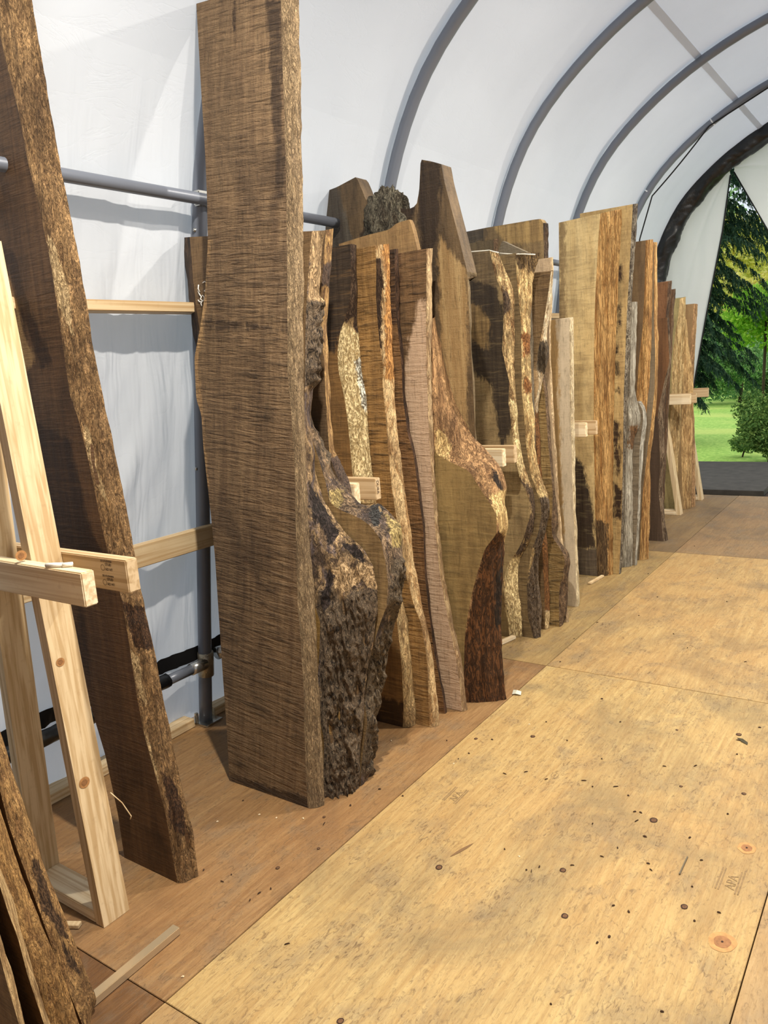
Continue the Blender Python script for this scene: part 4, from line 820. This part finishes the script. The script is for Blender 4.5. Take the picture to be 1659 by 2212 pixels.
def leaves(name,blobs,n,sz,mat,parent,seed=1,asp=.5,drop=0.):
    R_=np.random.RandomState(seed);wt_=np.array([b[3]*b[4]*b[5] for b in blobs])**.67;wt_/=wt_.sum()
    V=np.zeros((n*4,3));idx=R_.choice(len(blobs),n,p=wt_)
    B=np.array(blobs)[idx];d_=R_.normal(size=(n,3));d_/=np.linalg.norm(d_,axis=1)[:,None];rr=R_.uniform(.35,1.,(n,1))**.6
    c=B[:,:3]+d_*rr*B[:,3:6]
    a=R_.normal(size=(n,3));a[:,2]-=drop;a/=np.linalg.norm(a,axis=1)[:,None];b=np.cross(a,R_.normal(size=(n,3)));b/=np.linalg.norm(b,axis=1)[:,None]
    s=sz*R_.uniform(.6,1.3,(n,1))
    V[0::4]=c-a*s;V[1::4]=c-b*s*asp;V[2::4]=c+a*s;V[3::4]=c+b*s*asp
    o=obj(name,V,[(4*i,4*i+1,4*i+2,4*i+3) for i in range(n)],mat,parent,smooth=False);o['kind']='stuff';return o
BK=plain('tree_bark',(74,60,50),.9,0,.8,14,var=.5)
SPR=leafmat('spruce_needles',(60,84,66),(34,56,44),(88,108,80),.2)
def spruce(x,y,h,label,seed,n=26,twl=.17,zlo=.6):
    t=thing('spruce_tree',(x,y,-.16),label,'tree','trees and bushes beyond the doorway')
    tube('trunk',[(x,y,-.16),(x,y,h*.5),(x+.05,y,h)],.16,BK,t,10,rf=lambda s,a:.17*(1-s)+.02)
    R_=random.Random(seed);V=[];Fc=[]
    def quad(p,d,w):
        s=d.cross(Vector((R_.uniform(-1,1),R_.uniform(-1,1),R_.uniform(-1,1)))).normalized()*w;k=len(V)
        V.extend([tuple(p-s),tuple(p+d),tuple(p+s)]);Fc.append((k,k+1,k+2))
    for i in range(n):
        z=zlo+(h-zlo)*i/n;Ln=(.5+1.5*math.sin(math.pi*min(1,(i+.3)/n))**.8)
        for q in range(11):
            a=R_.uniform(0,6.28);L_=Ln*R_.uniform(.55,1.15);zj=R_.uniform(-.16,.16);dj=R_.uniform(.25,.75);pts=[]
            for k in range(9):
                s=k/8;pts.append(Vector((x+math.cos(a)*L_*s,y+math.sin(a)*L_*s,z+zj+R_.uniform(-.03,.03)-dj*L_*s*s+.12*s)))
            for k in range(8):
                for m_ in range(9):
                    p=pts[k].lerp(pts[k+1],R_.random());dd=(pts[k+1]-pts[k]).normalized()
                    side=Vector((-math.sin(a),math.cos(a),0))*R_.choice((-1,1))
                    d_=(dd*.5+side*R_.uniform(.2,.8)+Vector((0,0,-R_.uniform(.5,1.6)))).normalized()*R_.uniform(.6,1.4)*twl
                    for _ in range(2):quad(p,d_+Vector((R_.uniform(-.03,.03),R_.uniform(-.03,.03),0)),.014)
                    for jj in range(5):
                        pp=p+d_*R_.random();quad(pp,(d_*.2+Vector([R_.uniform(-1,1) for _ in range(3)])*.045),.010)
    o=obj('spruce_foliage',V,Fc,SPR,t,smooth=False);o['kind']='stuff'
    return t
P=at(1540,700,1,13.);spruce(P[0]-.55,13.,7.5,'dark drooping spruce seen through the doorway, left side',3,zlo=.9)
P=at(1655,560,1,19.5);spruce(P[0]+.7,19.5,9.,'dark spruce further back at the right photo edge',8,n=22,zlo=5.0)
def bush(name,u,v,y,rx,rz,n,sz,mat,label,seed,nb=9,zc=None):
    P=at(u,v,1,y);t=thing(name,(P[0],y,-.16),label,'bush' if 'bush' in name or 'shrub' in name else 'tree','trees and bushes beyond the doorway')
    R_=random.Random(seed);bl=[(P[0]+R_.uniform(-.6,.6)*rx,y+R_.uniform(-.5,.5)*rx,P[2]+R_.uniform(-.6,.6)*rz,rx*R_.uniform(.35,.6),rx*.5,rz*R_.uniform(.35,.6)) for _ in range(nb)]
    tube('stem',[(P[0],y,-.16),(P[0]+.05,y,P[2])],max(.012,rx*.035),BK,t,8)
    leaves('foliage',bl,n,sz,mat,t,seed);return t
G1=leafmat('bush_green',(128,172,110),(84,132,78),(190,214,150));G2=leafmat('shrub_green',(112,146,78),(66,98,52),(160,184,100))
G3=leafmat('yellow_green',(232,222,110),(180,196,90),(250,236,170),.5);G4=leafmat('maple_green',(168,212,84),(112,170,60),(214,232,110),.5)
bush('garden_bush',1600,775,22,1.5,1.15,9000,.06,G1,'round mid-green bush at the far side of the lawn',11)
bush('garden_bush',1655,800,24,1.4,1.0,6000,.06,G1,'mid-green bush at the right, behind the lawn',12)
bush('garden_shrub',1662,915,10.8,.50,.55,7000,.030,G2,'leafy dark shrub right beside the ramp board',13,12)
bush('garden_shrub',1604,958,11.3,.20,.14,1500,.022,G2,'low weedy shrub left of the taller leafy shrub',14,7)
bush('leafy_tree',1650,690,18,.9,.9,5200,.065,G4,'bright green maple-like foliage at the right above the bushes',15)
for k,(u,v,y,rx,rz,m) in enumerate([(1560,640,34,2.0,4,G3),(1655,590,44,2.6,5.5,G3),(1500,560,54,3.,7,G1),(1615,690,27.5,1.5,1.9,G3),(1830,620,54,3.2,7,G1)]):
    bush('background_tree',u,v,y,rx,rz,6500,.18,m,['sunlit yellow-green tree far behind the spruce, left of centre','sunlit yellow-green tree far off at the right edge','tall green tree far behind the left spruce','low sunlit yellow hedge-like tree behind the round bush','green tree far off beyond the right photo edge'][k],20+k,12)
t=thing('tall_hedge',(-9,63,-.16),'long dense yellow-green hedge closing off the far end of the garden','hedge','trees and bushes beyond the doorway')
leaves('foliage',[(-22+2.*i,63+1.*math.sin(i),2.5+1.5*(i%3),2.6,1.6,3.2) for i in range(15)],26000,.30,G3,t,77)
# ---------------------------------------------------------------- light
w=bpy.data.worlds.new('world');bpy.context.scene.world=w;w.use_nodes=True;nt=w.node_tree;bg=nt.nodes['Background']
tc=nt.nodes.new('ShaderNodeTexCoord');sx=nt.nodes.new('ShaderNodeSeparateXYZ');nt.links.new(tc.outputs['Generated'],sx.inputs[0])
rp=nt.nodes.new('ShaderNodeValToRGB');mr=nt.nodes.new('ShaderNodeMapRange');mr.inputs[1].default_value=-1;nt.links.new(sx.outputs[2],mr.inputs[0]);nt.links.new(mr.outputs[0],rp.inputs[0])
e=rp.color_ramp.elements;e[0].position=.0;e[0].color=(.10,.12,.10,1);e[1].position=1.;e[1].color=(.93,.965,1.,1)
for p_,c_ in ((.49,(.14,.17,.15,1)),(.51,(.40,.44,.47,1)),(.62,(.55,.60,.66,1))):
    q_=e.new(p_);q_.color=c_
nt.links.new(rp.outputs[0],bg.inputs[0]);bg.inputs[1].default_value=2.05       # overcast sky, brightest overhead
def lamp(name,loc,power,size,col=(1,.91,.78)):
    l=bpy.data.lights.new(name,'AREA');l.energy=power;l.shape='DISK';l.size=size;l.color=col
    o=bpy.data.objects.new(name,l);COL.objects.link(o);o.location=loc;return o
lamp('ceiling_light',(.72,.25,3.30),135,.08)
lamp('ceiling_light',(1.3,2.7,3.45),125,.12)
lamp('ceiling_light',(1.5,5.2,3.45),125,.12)
sc=bpy.context.scene
sc.view_settings.view_transform='Standard';sc.view_settings.look='None';sc.view_settings.gamma=1;sc.view_settings.exposure=-0.2
sc.view_settings.use_curve_mapping=False
sc.cycles.max_bounces=8;sc.cycles.diffuse_bounces=4
